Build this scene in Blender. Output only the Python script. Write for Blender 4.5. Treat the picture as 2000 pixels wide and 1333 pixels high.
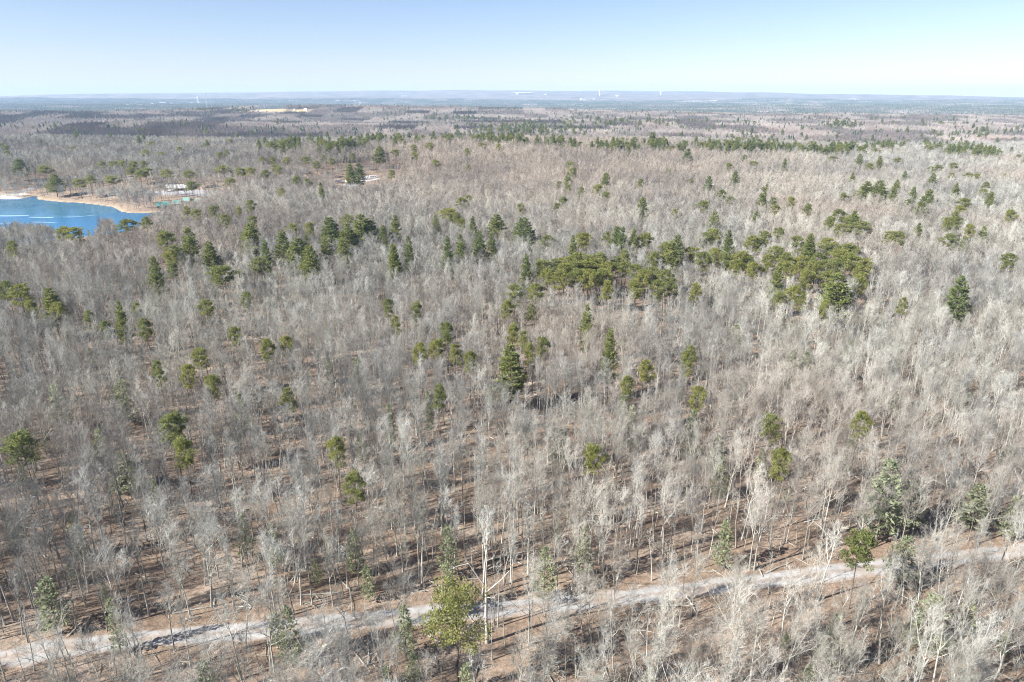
import bpy, math, random
import numpy as np
from mathutils import Vector, Euler

# ------------------------------------------------------------------ scene, camera, sky, sun
scene = bpy.context.scene
for o in list(bpy.data.objects):
    bpy.data.objects.remove(o, do_unlink=True)
COL = scene.collection

EYE = 95.0                      # drone height above the road
PITCH = math.radians(19.67)     # looking down
F = 1333.3                      # focal length in pixels of the 2000 px wide photograph

cam_d = bpy.data.cameras.new('camera')
cam_d.sensor_width = 36.0
cam_d.lens = 24.0
cam_d.clip_start = 0.5
cam_d.clip_end = 60000.0
cam = bpy.data.objects.new('camera', cam_d)
COL.objects.link(cam)
cam.location = (0, 0, EYE)
cam.rotation_euler = (math.pi / 2 - PITCH, 0, 0)
scene.camera = cam

SUN_EL = math.radians(34)
SHADOW_AZ = math.radians(24)    # shadows run to +x and a little to +y
to_sun = Vector((-math.cos(SHADOW_AZ) * math.cos(SUN_EL), -math.sin(SHADOW_AZ) * math.cos(SUN_EL), math.sin(SUN_EL)))

world = bpy.data.worlds.new('World')
scene.world = world
world.use_nodes = True
wn, wl = world.node_tree.nodes, world.node_tree.links
wn.clear()
sky = wn.new('ShaderNodeTexSky')
sky.sky_type = 'NISHITA'
sky.sun_disc = False
sky.sun_elevation = SUN_EL
sky.sun_rotation = math.atan2(to_sun.x, to_sun.y)
sky.altitude = 500.0
sky.air_density = 1.0
sky.dust_density = 0.2
sky.ozone_density = 3.0
bg = wn.new('ShaderNodeBackground')
bg.inputs['Strength'].default_value = 0.05
wo = wn.new('ShaderNodeOutputWorld')
tint = wn.new('ShaderNodeMix'); tint.data_type = 'RGBA'; tint.blend_type = 'MULTIPLY'
tint.inputs[0].default_value = 1.0
tint.inputs[7].default_value = (1.04, .96, 1.07, 1)
wl.new(sky.outputs[0], tint.inputs[6])
wl.new(tint.outputs[2], bg.inputs['Color'])
wl.new(bg.outputs[0], wo.inputs['Surface'])

sun_d = bpy.data.lights.new('sun', 'SUN')
sun_d.energy = 5.0
sun_d.angle = math.radians(0.5)
sun_d.color = (1.0, 0.97, 0.93)
sun = bpy.data.objects.new('sun', sun_d)
COL.objects.link(sun)
sun.rotation_euler = to_sun.to_track_quat('Z', 'Y').to_euler()
sun.location = (-300, -100, 400)

vs = scene.view_settings
vs.view_transform = 'Standard'
vs.look = 'None'
vs.gamma = 1.0
vs.use_curve_mapping = False
vs.exposure = 1.54

scene.render.engine = 'CYCLES'
cy = scene.cycles
cy.max_bounces = 5
cy.diffuse_bounces = 4
cy.glossy_bounces = 2
cy.transmission_bounces = 2
cy.transparent_max_bounces = 8
cy.volume_bounces = 0
cy.use_denoising = True
cy.denoiser = 'OPENIMAGEDENOISE'
cy.denoising_input_passes = 'RGB_ALBEDO_NORMAL'
cy.denoising_prefilter = 'NONE'
cy.caustics_reflective = False
cy.caustics_refractive = False
cy.sample_clamp_indirect = 3.0
cy.pixel_filter_type = 'BLACKMAN_HARRIS'
cy.filter_width = 1.1

rng = np.random.default_rng(7)
random.seed(7)
PI = math.pi

# ------------------------------------------------------------------ pixel <-> world
SP, CP = math.sin(PITCH), math.cos(PITCH)

def ray(px, py):
    u = (px - 1000.0) / F
    v = (666.5 - py) / F
    return np.array([u, CP + v * SP, -SP + v * CP])

def project(x, y, z):
    dz = z - EYE
    fwd = y * CP - dz * SP
    up = y * SP + dz * CP
    return 1000 + F * x / fwd, 666.5 - F * up / fwd

def ss(a, b, t):
    t = np.clip((t - a) / (b - a), 0, 1)
    return t * t * (3 - 2 * t)

def plane_pt(px, py, z):
    d = ray(px, py)
    t = (z - EYE) / d[2]
    return d[0] * t, d[1] * t

# ------------------------------------------------------------------ lake outline (water level)
ZW = -9.0
LAKE_PX = [(-420, 384), (-60, 386), (0, 389), (35, 389), (52, 386), (66, 381), (78, 382), (76, 389), (92, 392), (118, 394.5), (150, 396),
           (185, 399), (214, 403), (228, 406), (233, 411), (246, 415), (268, 416.5), (300, 415), (330, 412),
           (352, 416), (330, 432), (296, 442), (262, 452), (205, 459), (130, 466), (60, 476), (-60, 490), (-420, 500)]
LAKE = np.array([plane_pt(px, py, ZW) for px, py in LAKE_PX])

def poly_sd(x, y, P):
    """signed distance to a polygon, negative inside"""
    x = np.asarray(x, float); y = np.asarray(y, float)
    best = np.full(x.shape, 1e18)
    inside = np.zeros(x.shape, bool)
    n = len(P)
    for i in range(n):
        ax, ay = P[i]; bx, by = P[(i + 1) % n]
        ex, ey = bx - ax, by - ay
        t = np.clip(((x - ax) * ex + (y - ay) * ey) / (ex * ex + ey * ey + 1e-9), 0, 1)
        best = np.minimum(best, (x - ax - t * ex) ** 2 + (y - ay - t * ey) ** 2)
        c = ((ay > y) != (by > y)) & (x < (bx - ax) * (y - ay) / (by - ay + 1e-12) + ax)
        inside ^= c
    d = np.sqrt(best)
    return np.where(inside, -d, d)

# ------------------------------------------------------------------ terrain
#        cx     cy    sx    sy   amp
HILLS = [(60, 1060, 460, 230, 21),          # wooded hill in the middle distance
         (300, 1420, 900, 150, -20),        # the pine valley behind it
         (-700, 1250, 380, 130, 15),
         (-250, 900, 170, 110, 15),          # camper loop bank
         (-1000, 1900, 620, 170, 24),
         (-1300, 2300, 900, 180, -24),
         (-800, 1560, 600, 130, -12),
         (-2100, 2800, 700, 220, 26),
         (1100, 2000, 900, 200, 15),
         (900, 2500, 1200, 200, -18),
         (150, 2250, 700, 180, 16),
         (-900, 3350, 1100, 420, 44),       # ridge with the field and masts
         (300, 3200, 900, 300, 16),
         (1700, 2900, 1000, 250, 10),
         (2500, 4600, 2600, 700, -35),
         (200, 5600, 1600, 700, -20),
         (-4200, 6500, 1800, 700, 18)]

def terrain(x, y):
    x = np.asarray(x, float); y = np.asarray(y, float)
    r = np.hypot(x, y)
    h = 0.5 * np.sin(x / 31 + 1.3) * np.sin(y / 27 + .4) * ss(130, 220, r)
    h = h + 2.2 * np.sin(x / 105 + 1.0) * np.sin(y / 120 + 0.5) * ss(230, 600, r)
    h = h + 6 * np.sin(x / 420 + .3 + y / 2100) * np.cos(y / 330 + 1) * ss(1250, 2200, r)
    h = h + 9 * np.sin(x / 1100 + 2) * np.cos(y / 760 + x / 3000) * ss(2200, 5000, r)
    for cx, cy_, sx, sy, a in HILLS:
        h = h + a * np.exp(-((x - cx) / sx) ** 2 - ((y - cy_) / sy) ** 2)
    # far upland that makes the skyline
    phi = np.arctan2(x, np.maximum(y, 1.0))
    top = 214 - 330 * (phi + 0.03) ** 2 + 7 * np.sin(phi * 23 + 1) + 4 * np.sin(phi * 61)
    h = h + np.where(y > 0, ss(8500, 15500, r) * (top - 0.0), 0) 
    h = h + 16 * np.sin(x / 1400) * np.sin(r / 620 + x / 4000) * ss(5500, 9000, r)
    # the lake basin
    sd = poly_sd(x, y, LAKE)
    k = ss(0, 110, sd)
    h = np.where(sd > 0, (ZW + 0.35 + np.minimum(sd, 60) * 0.035) * (1 - k) + h * k, ZW - 2.5 * ss(0, 14, -sd) + 0.35 * (1 - ss(0, 3, -sd)))
    return h

TS = np.concatenate([np.arange(60, 1600, 1.5), np.geomspace(1600, 19500, 900)])

def hit(px, py, above=0.0):
    """where the view ray of a photo pixel meets the surface `above` metres over the ground"""
    d = ray(px, py)
    x, y, z = d[0] * TS, d[1] * TS, EYE + d[2] * TS
    g = z - terrain(x, y) - above
    k = int(np.argmax(g < 0)) if (g < 0).any() else len(TS) - 1
    if k > 0:
        a = g[k - 1] / (g[k - 1] - g[k] + 1e-9)
        t = TS[k - 1] + (TS[k] - TS[k - 1]) * min(max(a, 0), 1)
    else:
        t = TS[0]
    return float(d[0] * t), float(d[1] * t)

# ------------------------------------------------------------------ material helpers
def new_mat(name):
    m = bpy.data.materials.new(name)
    m.use_nodes = True
    nt = m.node_tree
    b = nt.nodes['Principled BSDF']
    b.inputs['Roughness'].default_value = 0.9
    if 'Specular IOR Level' in b.inputs:
        b.inputs['Specular IOR Level'].default_value = 0.25
    return m, nt.nodes, nt.links, b

def ramp(nodes, stops, interp='LINEAR'):
    r = nodes.new('ShaderNodeValToRGB')
    cr = r.color_ramp
    cr.interpolation = interp
    while len(cr.elements) < len(stops):
        cr.elements.new(0.5)
    for e, (p, c) in zip(cr.elements, stops):
        e.position = p
        e.color = (c[0], c[1], c[2], 1)
    return r

def noise(nodes, scale, detail=4, rough=.6):
    n = nodes.new('ShaderNodeTexNoise')
    n.inputs['Scale'].default_value = scale
    n.inputs['Detail'].default_value = detail
    n.inputs['Roughness'].default_value = rough
    return n

def mathn(nodes, links, op, a, b=None):
    m = nodes.new('ShaderNodeMath')
    m.operation = op
    for i, v in enumerate((a, b)):
        if v is None: continue
        if isinstance(v, (int, float)): m.inputs[i].default_value = v
        else: links.new(v, m.inputs[i])
    return m.outputs[0]

def mixc(nodes, links, fac, a, b, blend='MIX'):
    m = nodes.new('ShaderNodeMix')
    m.data_type = 'RGBA'
    m.blend_type = blend
    for s, v in ((m.inputs[0], fac), (m.inputs[6], a), (m.inputs[7], b)):
        if isinstance(v, (int, float)): s.default_value = v
        elif isinstance(v, tuple): s.default_value = (v[0], v[1], v[2], 1)
        else: links.new(v, s)
    return m.outputs[2]

def plain(name, col, rough=.8, var=.12, scale=1.5, metallic=0):
    m, n, l, b = new_mat(name)
    no = noise(n, scale)
    co = n.new('ShaderNodeTexCoord')
    l.new(co.outputs['Object'], no.inputs['Vector'])
    r = ramp(n, [(.3, tuple(c * (1 - var) for c in col)), (.7, tuple(min(1, c * (1 + var)) for c in col))])
    l.new(no.outputs[0], r.inputs[0])
    l.new(r.outputs[0], b.inputs['Base Color'])
    b.inputs['Roughness'].default_value = rough
    b.inputs['Metallic'].default_value = metallic
    return m

def tree_random(n, l):
    oi = n.new('ShaderNodeObjectInfo')
    at = n.new('ShaderNodeAttribute')
    at.attribute_name = 'tint'
    s = mathn(n, l, 'ADD', oi.outputs['Random'], at.outputs['Fac'])
    return mathn(n, l, 'FRACT', s), at

def region_noise(n, l, scale, lo, hi):
    g = n.new('ShaderNodeNewGeometry')
    no = noise(n, scale, 3, .55)
    l.new(g.outputs['Position'], no.inputs['Vector'])
    mr = n.new('ShaderNodeMapRange')
    mr.inputs[1].default_value = lo
    mr.inputs[2].default_value = hi
    l.new(no.outputs[0], mr.inputs[0])
    return mr.outputs[0]

def bark_material(name, stops, warm):
    m, n, l, b = new_mat(name)
    rnd, _ = tree_random(n, l)
    r = ramp(n, stops)
    l.new(rnd, r.inputs[0])
    # stands of different species: broad regions of warmer twigs
    reg = region_noise(n, l, 0.006, .5, .68)
    g0 = n.new('ShaderNodeNewGeometry')
    dv = n.new('ShaderNodeVectorMath'); dv.operation = 'DISTANCE'; l.new(g0.outputs['Position'], dv.inputs[0]); dv.inputs[1].default_value = (40, 900, 0)
    hill = n.new('ShaderNodeMapRange'); hill.inputs[1].default_value = 480; hill.inputs[2].default_value = 180
    l.new(dv.outputs['Value'], hill.inputs[0])
    reg = mathn(n, l, 'MAXIMUM', reg, hill.outputs[0])
    c1 = mixc(n, l, mathn(n, l, 'MULTIPLY', reg, .8), r.outputs[0], warm)
    # patchy bark
    g = n.new('ShaderNodeNewGeometry')
    no = noise(n, 1.7, 3, .7)
    l.new(g.outputs['Position'], no.inputs['Vector'])
    rr = ramp(n, [(.3, (.62, .6, .58)), (.7, (1.15, 1.15, 1.15))])
    l.new(no.outputs[0], rr.inputs[0])
    c2 = mixc(n, l, 1.0, c1, rr.outputs[0], 'MULTIPLY')
    stand = noise(n, .011, 4, .6); l.new(g.outputs['Position'], stand.inputs['Vector'])
    rs = ramp(n, [(.36, (.74, .74, .76)), (.62, (1.12, 1.12, 1.1))]); l.new(stand.outputs[0], rs.inputs[0])
    c2 = mixc(n, l, 1.0, c2, rs.outputs[0], 'MULTIPLY')
    l.new(c2, b.inputs['Base Color'])
    b.inputs['Roughness'].default_value = .85
    return m

M = {}
M['bark'] = bark_material('hardwood_bark', [(0, (.305, .295, .255)), (.25, (.385, .378, .335)), (.5, (.505, .505, .46)), (.72, (.32, .30, .255)), (.88, (.205, .20, .175)), (1, (.445, .445, .405))], (.41, .35, .29))
M['snag'] = bark_material('weathered_snag_wood', [(0, (.43, .40, .36)), (1, (.48, .45, .41))], (.44, .40, .36))
M['twig'] = bark_material('hardwood_twigs', [(0, (.25, .215, .195)), (.3, (.31, .275, .25)), (.6, (.35, .32, .295)), (1, (.27, .225, .205))], (.30, .235, .205))
M['pine_bark'] = bark_material('pine_bark', [(0, (.10, .075, .06)), (1, (.15, .115, .095))], (.14, .10, .08))

def needle_material(name, stops, transl=.3):
    m, n, l, b = new_mat(name)
    rnd, _ = tree_random(n, l)
    r = ramp(n, stops)
    l.new(rnd, r.inputs[0])
    g = n.new('ShaderNodeNewGeometry')
    no = noise(n, .9, 3, .6)
    l.new(g.outputs['Position'], no.inputs['Vector'])
    rr = ramp(n, [(.3, (.72, .75, .7)), (.7, (1.2, 1.17, 1.1))])
    l.new(no.outputs[0], rr.inputs[0])
    c = mixc(n, l, 1.0, r.outputs[0], rr.outputs[0], 'MULTIPLY')
    l.new(c, b.inputs['Base Color'])
    b.inputs['Roughness'].default_value = .7
    t = n.new('ShaderNodeBsdfTranslucent')
    l.new(c, t.inputs['Color'])
    mx = n.new('ShaderNodeMixShader')
    mx.inputs[0].default_value = transl
    l.new(b.outputs[0], mx.inputs[1]); l.new(t.outputs[0], mx.inputs[2])
    l.new(mx.outputs[0], n['Material Output'].inputs['Surface'])
    return m

M['needle_w'] = needle_material('white_pine_needles', [(0, (.215, .245, .085)), (.4, (.265, .285, .10)), (.75, (.185, .225, .09)), (1, (.275, .29, .10))], .46)
M['needle_v'] = needle_material('yellow_green_pine_needles', [(0, (.25, .265, .09)), (.4, (.305, .305, .095)), (.75, (.205, .23, .085)), (1, (.28, .29, .115))], .5)
M['needle_s'] = needle_material('young_pine_needles', [(0, (.33, .36, .22)), (.5, (.37, .395, .26)), (1, (.28, .315, .20))], .48)
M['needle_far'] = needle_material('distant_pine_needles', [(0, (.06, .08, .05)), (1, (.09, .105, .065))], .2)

# ------------------------------------------------------------------ mesh builder
class MB:
    def __init__(self):
        self.v, self.f, self.t, self.n = [], [], [], 0
    def add(self, v, f, tint=0.0):
        v = np.asarray(v, np.float32).reshape(-1, 3)
        self.v.append(v)
        self.f.append(np.asarray(f, np.int32).reshape(-1, 3) + self.n)
        self.t.append(np.full(len(v), tint, np.float32))
        self.n += len(v)
    def join(self, other):
        if other.n:
            self.v.append(np.concatenate(other.v)); self.f.append(np.concatenate(other.f) + self.n)
            self.t.append(np.concatenate(other.t)); self.n += other.n
    def tube(self, pts, radii, sides=4, tint=0.0):
        pts = np.asarray(pts, float)
        k = len(pts)
        d = np.gradient(pts, axis=0)
        d /= np.linalg.norm(d, axis=1)[:, None] + 1e-9
        ref = np.array([1.0, 0, 0]) if abs(d[0][2]) > .8 else np.array([0, 0, 1.0])
        a = np.cross(d, ref); a /= np.linalg.norm(a, axis=1)[:, None] + 1e-9
        b = np.cross(d, a)
        th = np.arange(sides) * 2 * PI / sides
        ring = pts[:, None, :] + np.asarray(radii)[:, None, None] * (np.cos(th)[None, :, None] * a[:, None, :] + np.sin(th)[None, :, None] * b[:, None, :])
        f = []
        for i in range(k - 1):
            for j in range(sides):
                j2 = (j + 1) % sides
                p, q, r, s = i * sides + j, i * sides + j2, (i + 1) * sides + j2, (i + 1) * sides + j
                f.append((p, q, r)); f.append((p, r, s))
        self.add(ring.reshape(-1, 3), f, tint)
    def spikes(self, a, b, r, tint=0.0):
        """many three-sided cones from a[i] to b[i]"""
        a = np.asarray(a, float); b = np.asarray(b, float); n = len(a)
        d = b - a; d /= np.linalg.norm(d, axis=1)[:, None] + 1e-9
        ref = np.where(np.abs(d[:, 2:3]) > .8, [[1.0, 0, 0]], [[0, 0, 1.0]])
        u = np.cross(d, ref); u /= np.linalg.norm(u, axis=1)[:, None] + 1e-9
        w = np.cross(d, u)
        r = np.broadcast_to(np.asarray(r, float), (n,))[:, None]
        v = np.stack([a + u * r, a - .5 * u * r + .87 * w * r, a - .5 * u * r - .87 * w * r, b], 1).reshape(-1, 3)
        i = np.arange(n)[:, None] * 4
        f = np.stack([i + [0, 1, 3], i + [1, 2, 3], i + [2, 0, 3]], 1).reshape(-1, 3)
        self.add(v, f, tint)
    def tris(self, p, u, w, tint=0.0):
        """single needle triangles: base centre p, tip p+u, half width w"""
        v = np.stack([p - w, p + w, p + u], 1).reshape(-1, 3)
        self.add(v, np.arange(len(p) * 3).reshape(-1, 3), tint)
    def box(self, x0, x1, y0, y1, z0, z1):
        v = [(x, y, z) for x in (x0, x1) for y in (y0, y1) for z in (z0, z1)]
        q = [(0, 1, 3, 2), (4, 6, 7, 5), (0, 4, 5, 1), (2, 3, 7, 6), (0, 2, 6, 4), (1, 5, 7, 3)]
        f = []
        for a, b, c, d in q: f += [(a, b, c), (a, c, d)]
        self.add(v, f)
    def mesh(self, name, mats, smooth=False, face_mat=None, tint=True):
        v = np.concatenate(self.v); f = np.concatenate(self.f)
        me = bpy.data.meshes.new(name)
        me.vertices.add(len(v)); me.vertices.foreach_set('co', v.ravel())
        me.loops.add(len(f) * 3); me.loops.foreach_set('vertex_index', f.ravel())
        me.polygons.add(len(f))
        me.polygons.foreach_set('loop_start', np.arange(0, len(f) * 3, 3, dtype=np.int32))
        if face_mat is not None: me.polygons.foreach_set('material_index', face_mat.astype(np.int32))
        me.polygons.foreach_set('use_smooth', np.full(len(f), smooth))
        if tint:
            at = me.attributes.new('tint', 'FLOAT', 'POINT'); at.data.foreach_set('value', np.concatenate(self.t))
        for m in (mats if isinstance(mats, (list, tuple)) else [mats]): me.materials.append(m)
        me.update(calc_edges=True); me.validate()
        return me
    def nfaces(self): return sum(len(x) for x in self.f)

def link(name, data, parent=None, label=None, cat=None, group=None, kind=None, loc=None):
    o = bpy.data.objects.new(name, data)
    COL.objects.link(o)
    if parent: o.parent = parent
    if label: o['label'] = label
    if cat: o['category'] = cat
    if group: o['group'] = group
    if kind: o['kind'] = kind
    if loc is not None: o.location = loc
    return o

def two_mat_mesh(name, a, b, ma, mb):
    j = MB(); j.join(a); j.join(b)
    return j.mesh(name, [ma, mb], face_mat=np.concatenate([np.zeros(a.nfaces()), np.ones(b.nfaces())]))

# ------------------------------------------------------------------ tree prototypes
def rot_dir(d, ang, az):
    d = d / (np.linalg.norm(d) + 1e-9)
    ref = np.array([0, 0, 1.0]) if abs(d[2]) < .9 else np.array([1.0, 0, 0])
    u = np.cross(d, ref); u /= np.linalg.norm(u); w = np.cross(d, u)
    return d * math.cos(ang) + (u * math.cos(az) + w * math.sin(az)) * math.sin(ang)

def limb_path(p0, d, L, k, up, wob, R):
    pts = [np.array(p0, float)]
    d = np.array(d, float)
    for i in range(k):
        d = d + np.array([R.normal(0, wob), R.normal(0, wob), up + R.normal(0, wob * .6)])
        d /= np.linalg.norm(d)
        pts.append(pts[-1] + d * L / k)
    return np.array(pts)

def bare_tree(seed, H=20.0, spread=4.2, limbs=11, br=6, tw=6, tl=4, thick=1.0, clear=.42, lean=.04, upright=.5):
    R = np.random.default_rng(seed)
    T, C = MB(), MB()
    k = 8
    lx, ly = R.normal(0, lean, 2)
    zs = np.linspace(-.6, H * .9, k)
    wob = np.cumsum(R.normal(0, .14, (k, 2)), axis=0) * np.linspace(0, 1, k)[:, None]
    tp = np.column_stack([zs * lx + wob[:, 0], zs * ly + wob[:, 1], zs])
    r0 = H * R.uniform(.0085, .0115)
    tr = r0 * (1 - .9 * np.linspace(0, 1, k) ** 1.15); tr[0] *= 1.35
    # the upper part of the leader belongs to the crown
    cut = 5
    T.tube(tp[:cut + 1], tr[:cut + 1], 6)
    C.tube(tp[cut:], tr[cut:], 4)
    A, B, RR = [], [], []
    az = R.uniform(0, 6.28)
    def at(z):
        return np.array([np.interp(z, zs, tp[:, 0]), np.interp(z, zs, tp[:, 1]), z])
    fork = R.random() < .6
    for i in range(limbs):
        f = (i + R.uniform(-.3, .3)) / (limbs - 1)
        z = H * (clear + (.9 - clear) * min(max(f, 0), 1))
        az += 2.4 + R.normal(0, .4)
        el = R.uniform(.45, .95) + .35 * f + upright * .3
        L = spread * (1.25 - .62 * f) * R.uniform(.7, 1.25)
        rl = max(.045, np.interp(z, zs, tr) * R.uniform(.55, .8))
        if fork and i < 2:
            el = R.uniform(.95, 1.15); L *= 1.7; rl *= 1.25
        d = np.array([math.cos(az) * math.cos(el), math.sin(az) * math.cos(el), math.sin(el)])
        P = limb_path(at(z), d, L * 1.25, 5, .10, .13, R)
        C.tube(P, rl * np.array([1, .8, .62, .45, .3, .12]), 4)
        for j in range(br):
            s = .2 + .8 * (j + R.uniform(.1, .9)) / br
            q = s * 5; a = int(min(q, 4)); p0 = P[a] + (P[a + 1] - P[a]) * (q - a)
            dd = rot_dir(P[a + 1] - P[a], R.uniform(.45, .95), R.uniform(0, 6.28)); dd[2] += .25
            Lb = L * R.uniform(.35, .6) * (1.15 - .45 * s)
            Q = limb_path(p0, dd, Lb, 3, .10, .16, R)
            rb = max(.018 * thick, rl * (1 - s * .7) * .45)
            C.tube(Q, rb * np.array([1, .75, .5, .15]), 3)
            for m in range(tw):
                s2 = (m + R.uniform(.2, 1)) / tw
                q2 = s2 * 2.999; a2 = int(q2); p1 = Q[a2] + (Q[a2 + 1] - Q[a2]) * (q2 - a2)
                d2 = rot_dir(Q[a2 + 1] - Q[a2], R.uniform(.35, .95), R.uniform(0, 6.28)); d2[2] += .2
                d2 /= np.linalg.norm(d2)
                Lt = R.uniform(.8, 1.8) * (spread / 4.2)
                p2 = p1 + d2 * Lt
                A.append(p1); B.append(p2); RR.append(.019 * thick)
                for t in range(tl):
                    s3 = R.uniform(.15, .95)
                    d3 = rot_dir(d2, R.uniform(.3, .85), R.uniform(0, 6.28)); d3[2] += .12
                    p3 = p1 + d2 * Lt * s3
                    A.append(p3); B.append(p3 + d3 * R.uniform(.45, 1.1) * (spread / 4.2)); RR.append(.0125 * thick)
    C.spikes(np.array(A), np.array(B), np.array(RR))
    return T, C

def white_pine(seed, H=26.0, W=4.2, start=.22, dens=1.0, needle=.34, open_=False):
    R = np.random.default_rng(seed)
    T, C = MB(), MB()
    zs = np.linspace(-.6, H, 9)
    wob = np.cumsum(R.normal(0, .05, (9, 2)), axis=0)
    tp = np.column_stack([wob[:, 0], wob[:, 1], zs])
    tr = H * .0105 * (1 - .95 * np.linspace(0, 1, 9))
    T.tube(tp, tr, 6)
    z = H * start
    gap0 = H * .042
    P_, U_, W_ = [], [], []
    while z < H * .985:
        f = (z - H * start) / (H * (1 - start))
        prof = (min(1, .55 + f * 2.2) if f < .2 else 1.0) * (1 - f) ** .62 + .05
        n = int(R.integers(4, 7)) if not open_ else int(R.integers(3, 5))
        az0 = R.uniform(0, 6.28)
        for i in range(n):
            az = az0 + i * 2 * PI / n + R.normal(0, .22)
            L = W * prof * R.uniform(.75, 1.25)
            el = .05 + .55 * f + R.normal(0, .08)
            c = np.array([np.interp(z, zs, tp[:, 0]), np.interp(z, zs, tp[:, 1]), z + R.normal(0, gap0 * .25)])
            d = np.array([math.cos(az) * math.cos(el), math.sin(az) * math.cos(el), math.sin(el)])
            Q = limb_path(c, d, L, 3, .07, .06, R)
            C.tube(Q, (.055 * (1 - f) + .02) * np.array([1, .75, .5, .2]), 3)
            m = int(max(10, 30 * L / W * dens * (1.0 if not open_ else .7)))
            s = R.uniform(.25, 1.03, m) ** .8 * 2.999 / 1.0
            s = np.clip(s, 0, 2.999); a = s.astype(int)
            pc = Q[a] + (Q[a + 1] - Q[a]) * (s - a)[:, None]
            lat = np.array([-math.sin(az), math.cos(az), 0])
            wdt = L * .24 * (1.1 - .25 * s / 3)
            pc = pc + lat * (R.normal(0, 1, m) * wdt)[:, None] + np.array([0, 0, 1]) * R.normal(.06, .13, m)[:, None]
            # each tuft: two crossing needle blades
            for r_ in range(2):
                dirv = d[None, :] * .7 + R.normal(0, .55, (m, 3)); dirv[:, 2] += .35
                dirv /= np.linalg.norm(dirv, axis=1)[:, None]
                side = np.cross(dirv, R.normal(0, 1, (m, 3))); side /= np.linalg.norm(side, axis=1)[:, None] + 1e-9
                ln = needle * R.uniform(.8, 1.7, m) * (1.0 + .3 * (1 - f))
                P_.append(pc); U_.append(dirv * ln[:, None]); W_.append(side * (ln * .30)[:, None])
        z += gap0 * R.uniform(.75, 1.25) * (1 if not open_ else 1.5)
    C.tris(np.concatenate(P_), np.concatenate(U_), np.concatenate(W_))
    return T, C

def round_pine(seed, H=21.0, W=4.0, clumps=26, start=.55, per=130, needle=.36):
    R = np.random.default_rng(seed)
    T, C = MB(), MB()
    zs = np.linspace(-.6, H * .95, 8)
    wob = np.cumsum(R.normal(0, .16, (8, 2)), axis=0)
    tp = np.column_stack([wob[:, 0], wob[:, 1], zs])
    tr = H * .0098 * (1 - .85 * np.linspace(0, 1, 8))
    T.tube(tp, tr, 6)
    P_, U_, W_ = [], [], []
    az = R.uniform(0, 6)
    for i in range(clumps):
        f = ((i + R.uniform(0, 1)) / clumps)
        z = H * (start + (.93 - start) * f)
        az += 2.4 + R.normal(0, .5)
        prof = math.sin(PI * (.22 + .70 * f)) ** .8
        L = W * prof * R.uniform(.45, 1.15)
        el = R.uniform(.1, .55)
        c = np.array([np.interp(z, zs, tp[:, 0]), np.interp(z, zs, tp[:, 1]), z - .5])
        d = np.array([math.cos(az) * math.cos(el), math.sin(az) * math.cos(el), math.sin(el)])
        Q = limb_path(c, d, L, 3, .12, .1, R)
        C.tube(Q, (.075 * (1 - .5 * f)) * np.array([1, .75, .55, .3]), 3)
        e = Q[-1]
        sz = np.array([1.0, 1.0, .5]) * R.uniform(.75, 1.45) * (W / 4.0)
        m = int(per * R.uniform(.7, 1.3))
        v = R.normal(0, 1, (m, 3)); v /= np.linalg.norm(v, axis=1)[:, None]
        pc = e + v * sz * (R.uniform(.35, 1.0, m) ** .6)[:, None] + (Q[2] - Q[3]) * R.uniform(0, .6, m)[:, None]
        dirv = v * .8 + R.normal(0, .45, (m, 3)); dirv[:, 2] += .45
        dirv /= np.linalg.norm(dirv, axis=1)[:, None]
        side = np.cross(dirv, R.normal(0, 1, (m, 3))); side /= np.linalg.norm(side, axis=1)[:, None] + 1e-9
        ln = needle * R.uniform(.7, 1.5, m)
        P_.append(pc); U_.append(dirv * ln[:, None]); W_.append(side * (ln * .33)[:, None])
    # a few dead limbs under the crown
    for i in range(7):
        z = H * R.uniform(.3, start); a = R.uniform(0, 6.28); L = R.uniform(.8, 2.0)
        c = np.array([np.interp(z, zs, tp[:, 0]), np.interp(z, zs, tp[:, 1]), z])
        C.spikes([c], [c + np.array([math.cos(a) * L, math.sin(a) * L, .2 * L])], .04)
    C.tris(np.concatenate(P_), np.concatenate(U_), np.concatenate(W_))
    return T, C

PROTO = {}
PROTO['bare'] = [bare_tree(100 + i, H=[20, 21, 18.5, 22, 19, 20.5, 17.5, 21.5][i], spread=[4.2, 3.4, 5.2, 3.0, 4.5, 3.8, 5.4, 3.2][i], thick=1.0, tl=4,
                           clear=[.34, .42, .28, .48, .32, .4, .26, .45][i], limbs=[11, 10, 12, 9, 11, 11, 12, 10][i], lean=[.02, .03, .04, .015, .03, .02, .06, .02][i],
                           upright=[.4, .8, .1, 1.0, .3, .7, 0, .9][i]) for i in range(8)]
PROTO['sapling'] = [bare_tree(200 + i, H=[9, 14, 7, 16, 12, 15][i], spread=[1.8, 1.9, 1.9, 2.0, 1.6, 1.7][i], limbs=7, br=4, tw=3, tl=2, clear=[.3, .5, .25, .55, .45, .6][i], lean=[.1, .05, .12, .04, .07, .03][i], thick=1.1, upright=.8) for i in range(6)]
PROTO['mid'] = [bare_tree(300 + i, H=[20, 21, 18.5, 22, 19, 17.5][i], spread=[4.3, 3.8, 4.9, 3.4, 4.5, 4.9][i], clear=[.4, .48, .36, .52, .4, .34][i], limbs=10, br=5, tw=5, tl=4,
                          thick=1.55) for i in range(6)]
PROTO['w'] = [white_pine(400 + i, W=[4.9, 4.4, 5.2, 4.6][i], dens=1.7, needle=.46) for i in range(4)]
PROTO['v'] = [round_pine(500 + i, W=[4.0, 4.4, 3.7, 4.1][i], clumps=[26, 32, 22, 29][i], per=150, needle=.36) for i in range(4)]
PROTO['v'].append(round_pine(541, H=21.0, W=6.0, clumps=40, start=.47, per=120, needle=.34))
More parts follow.
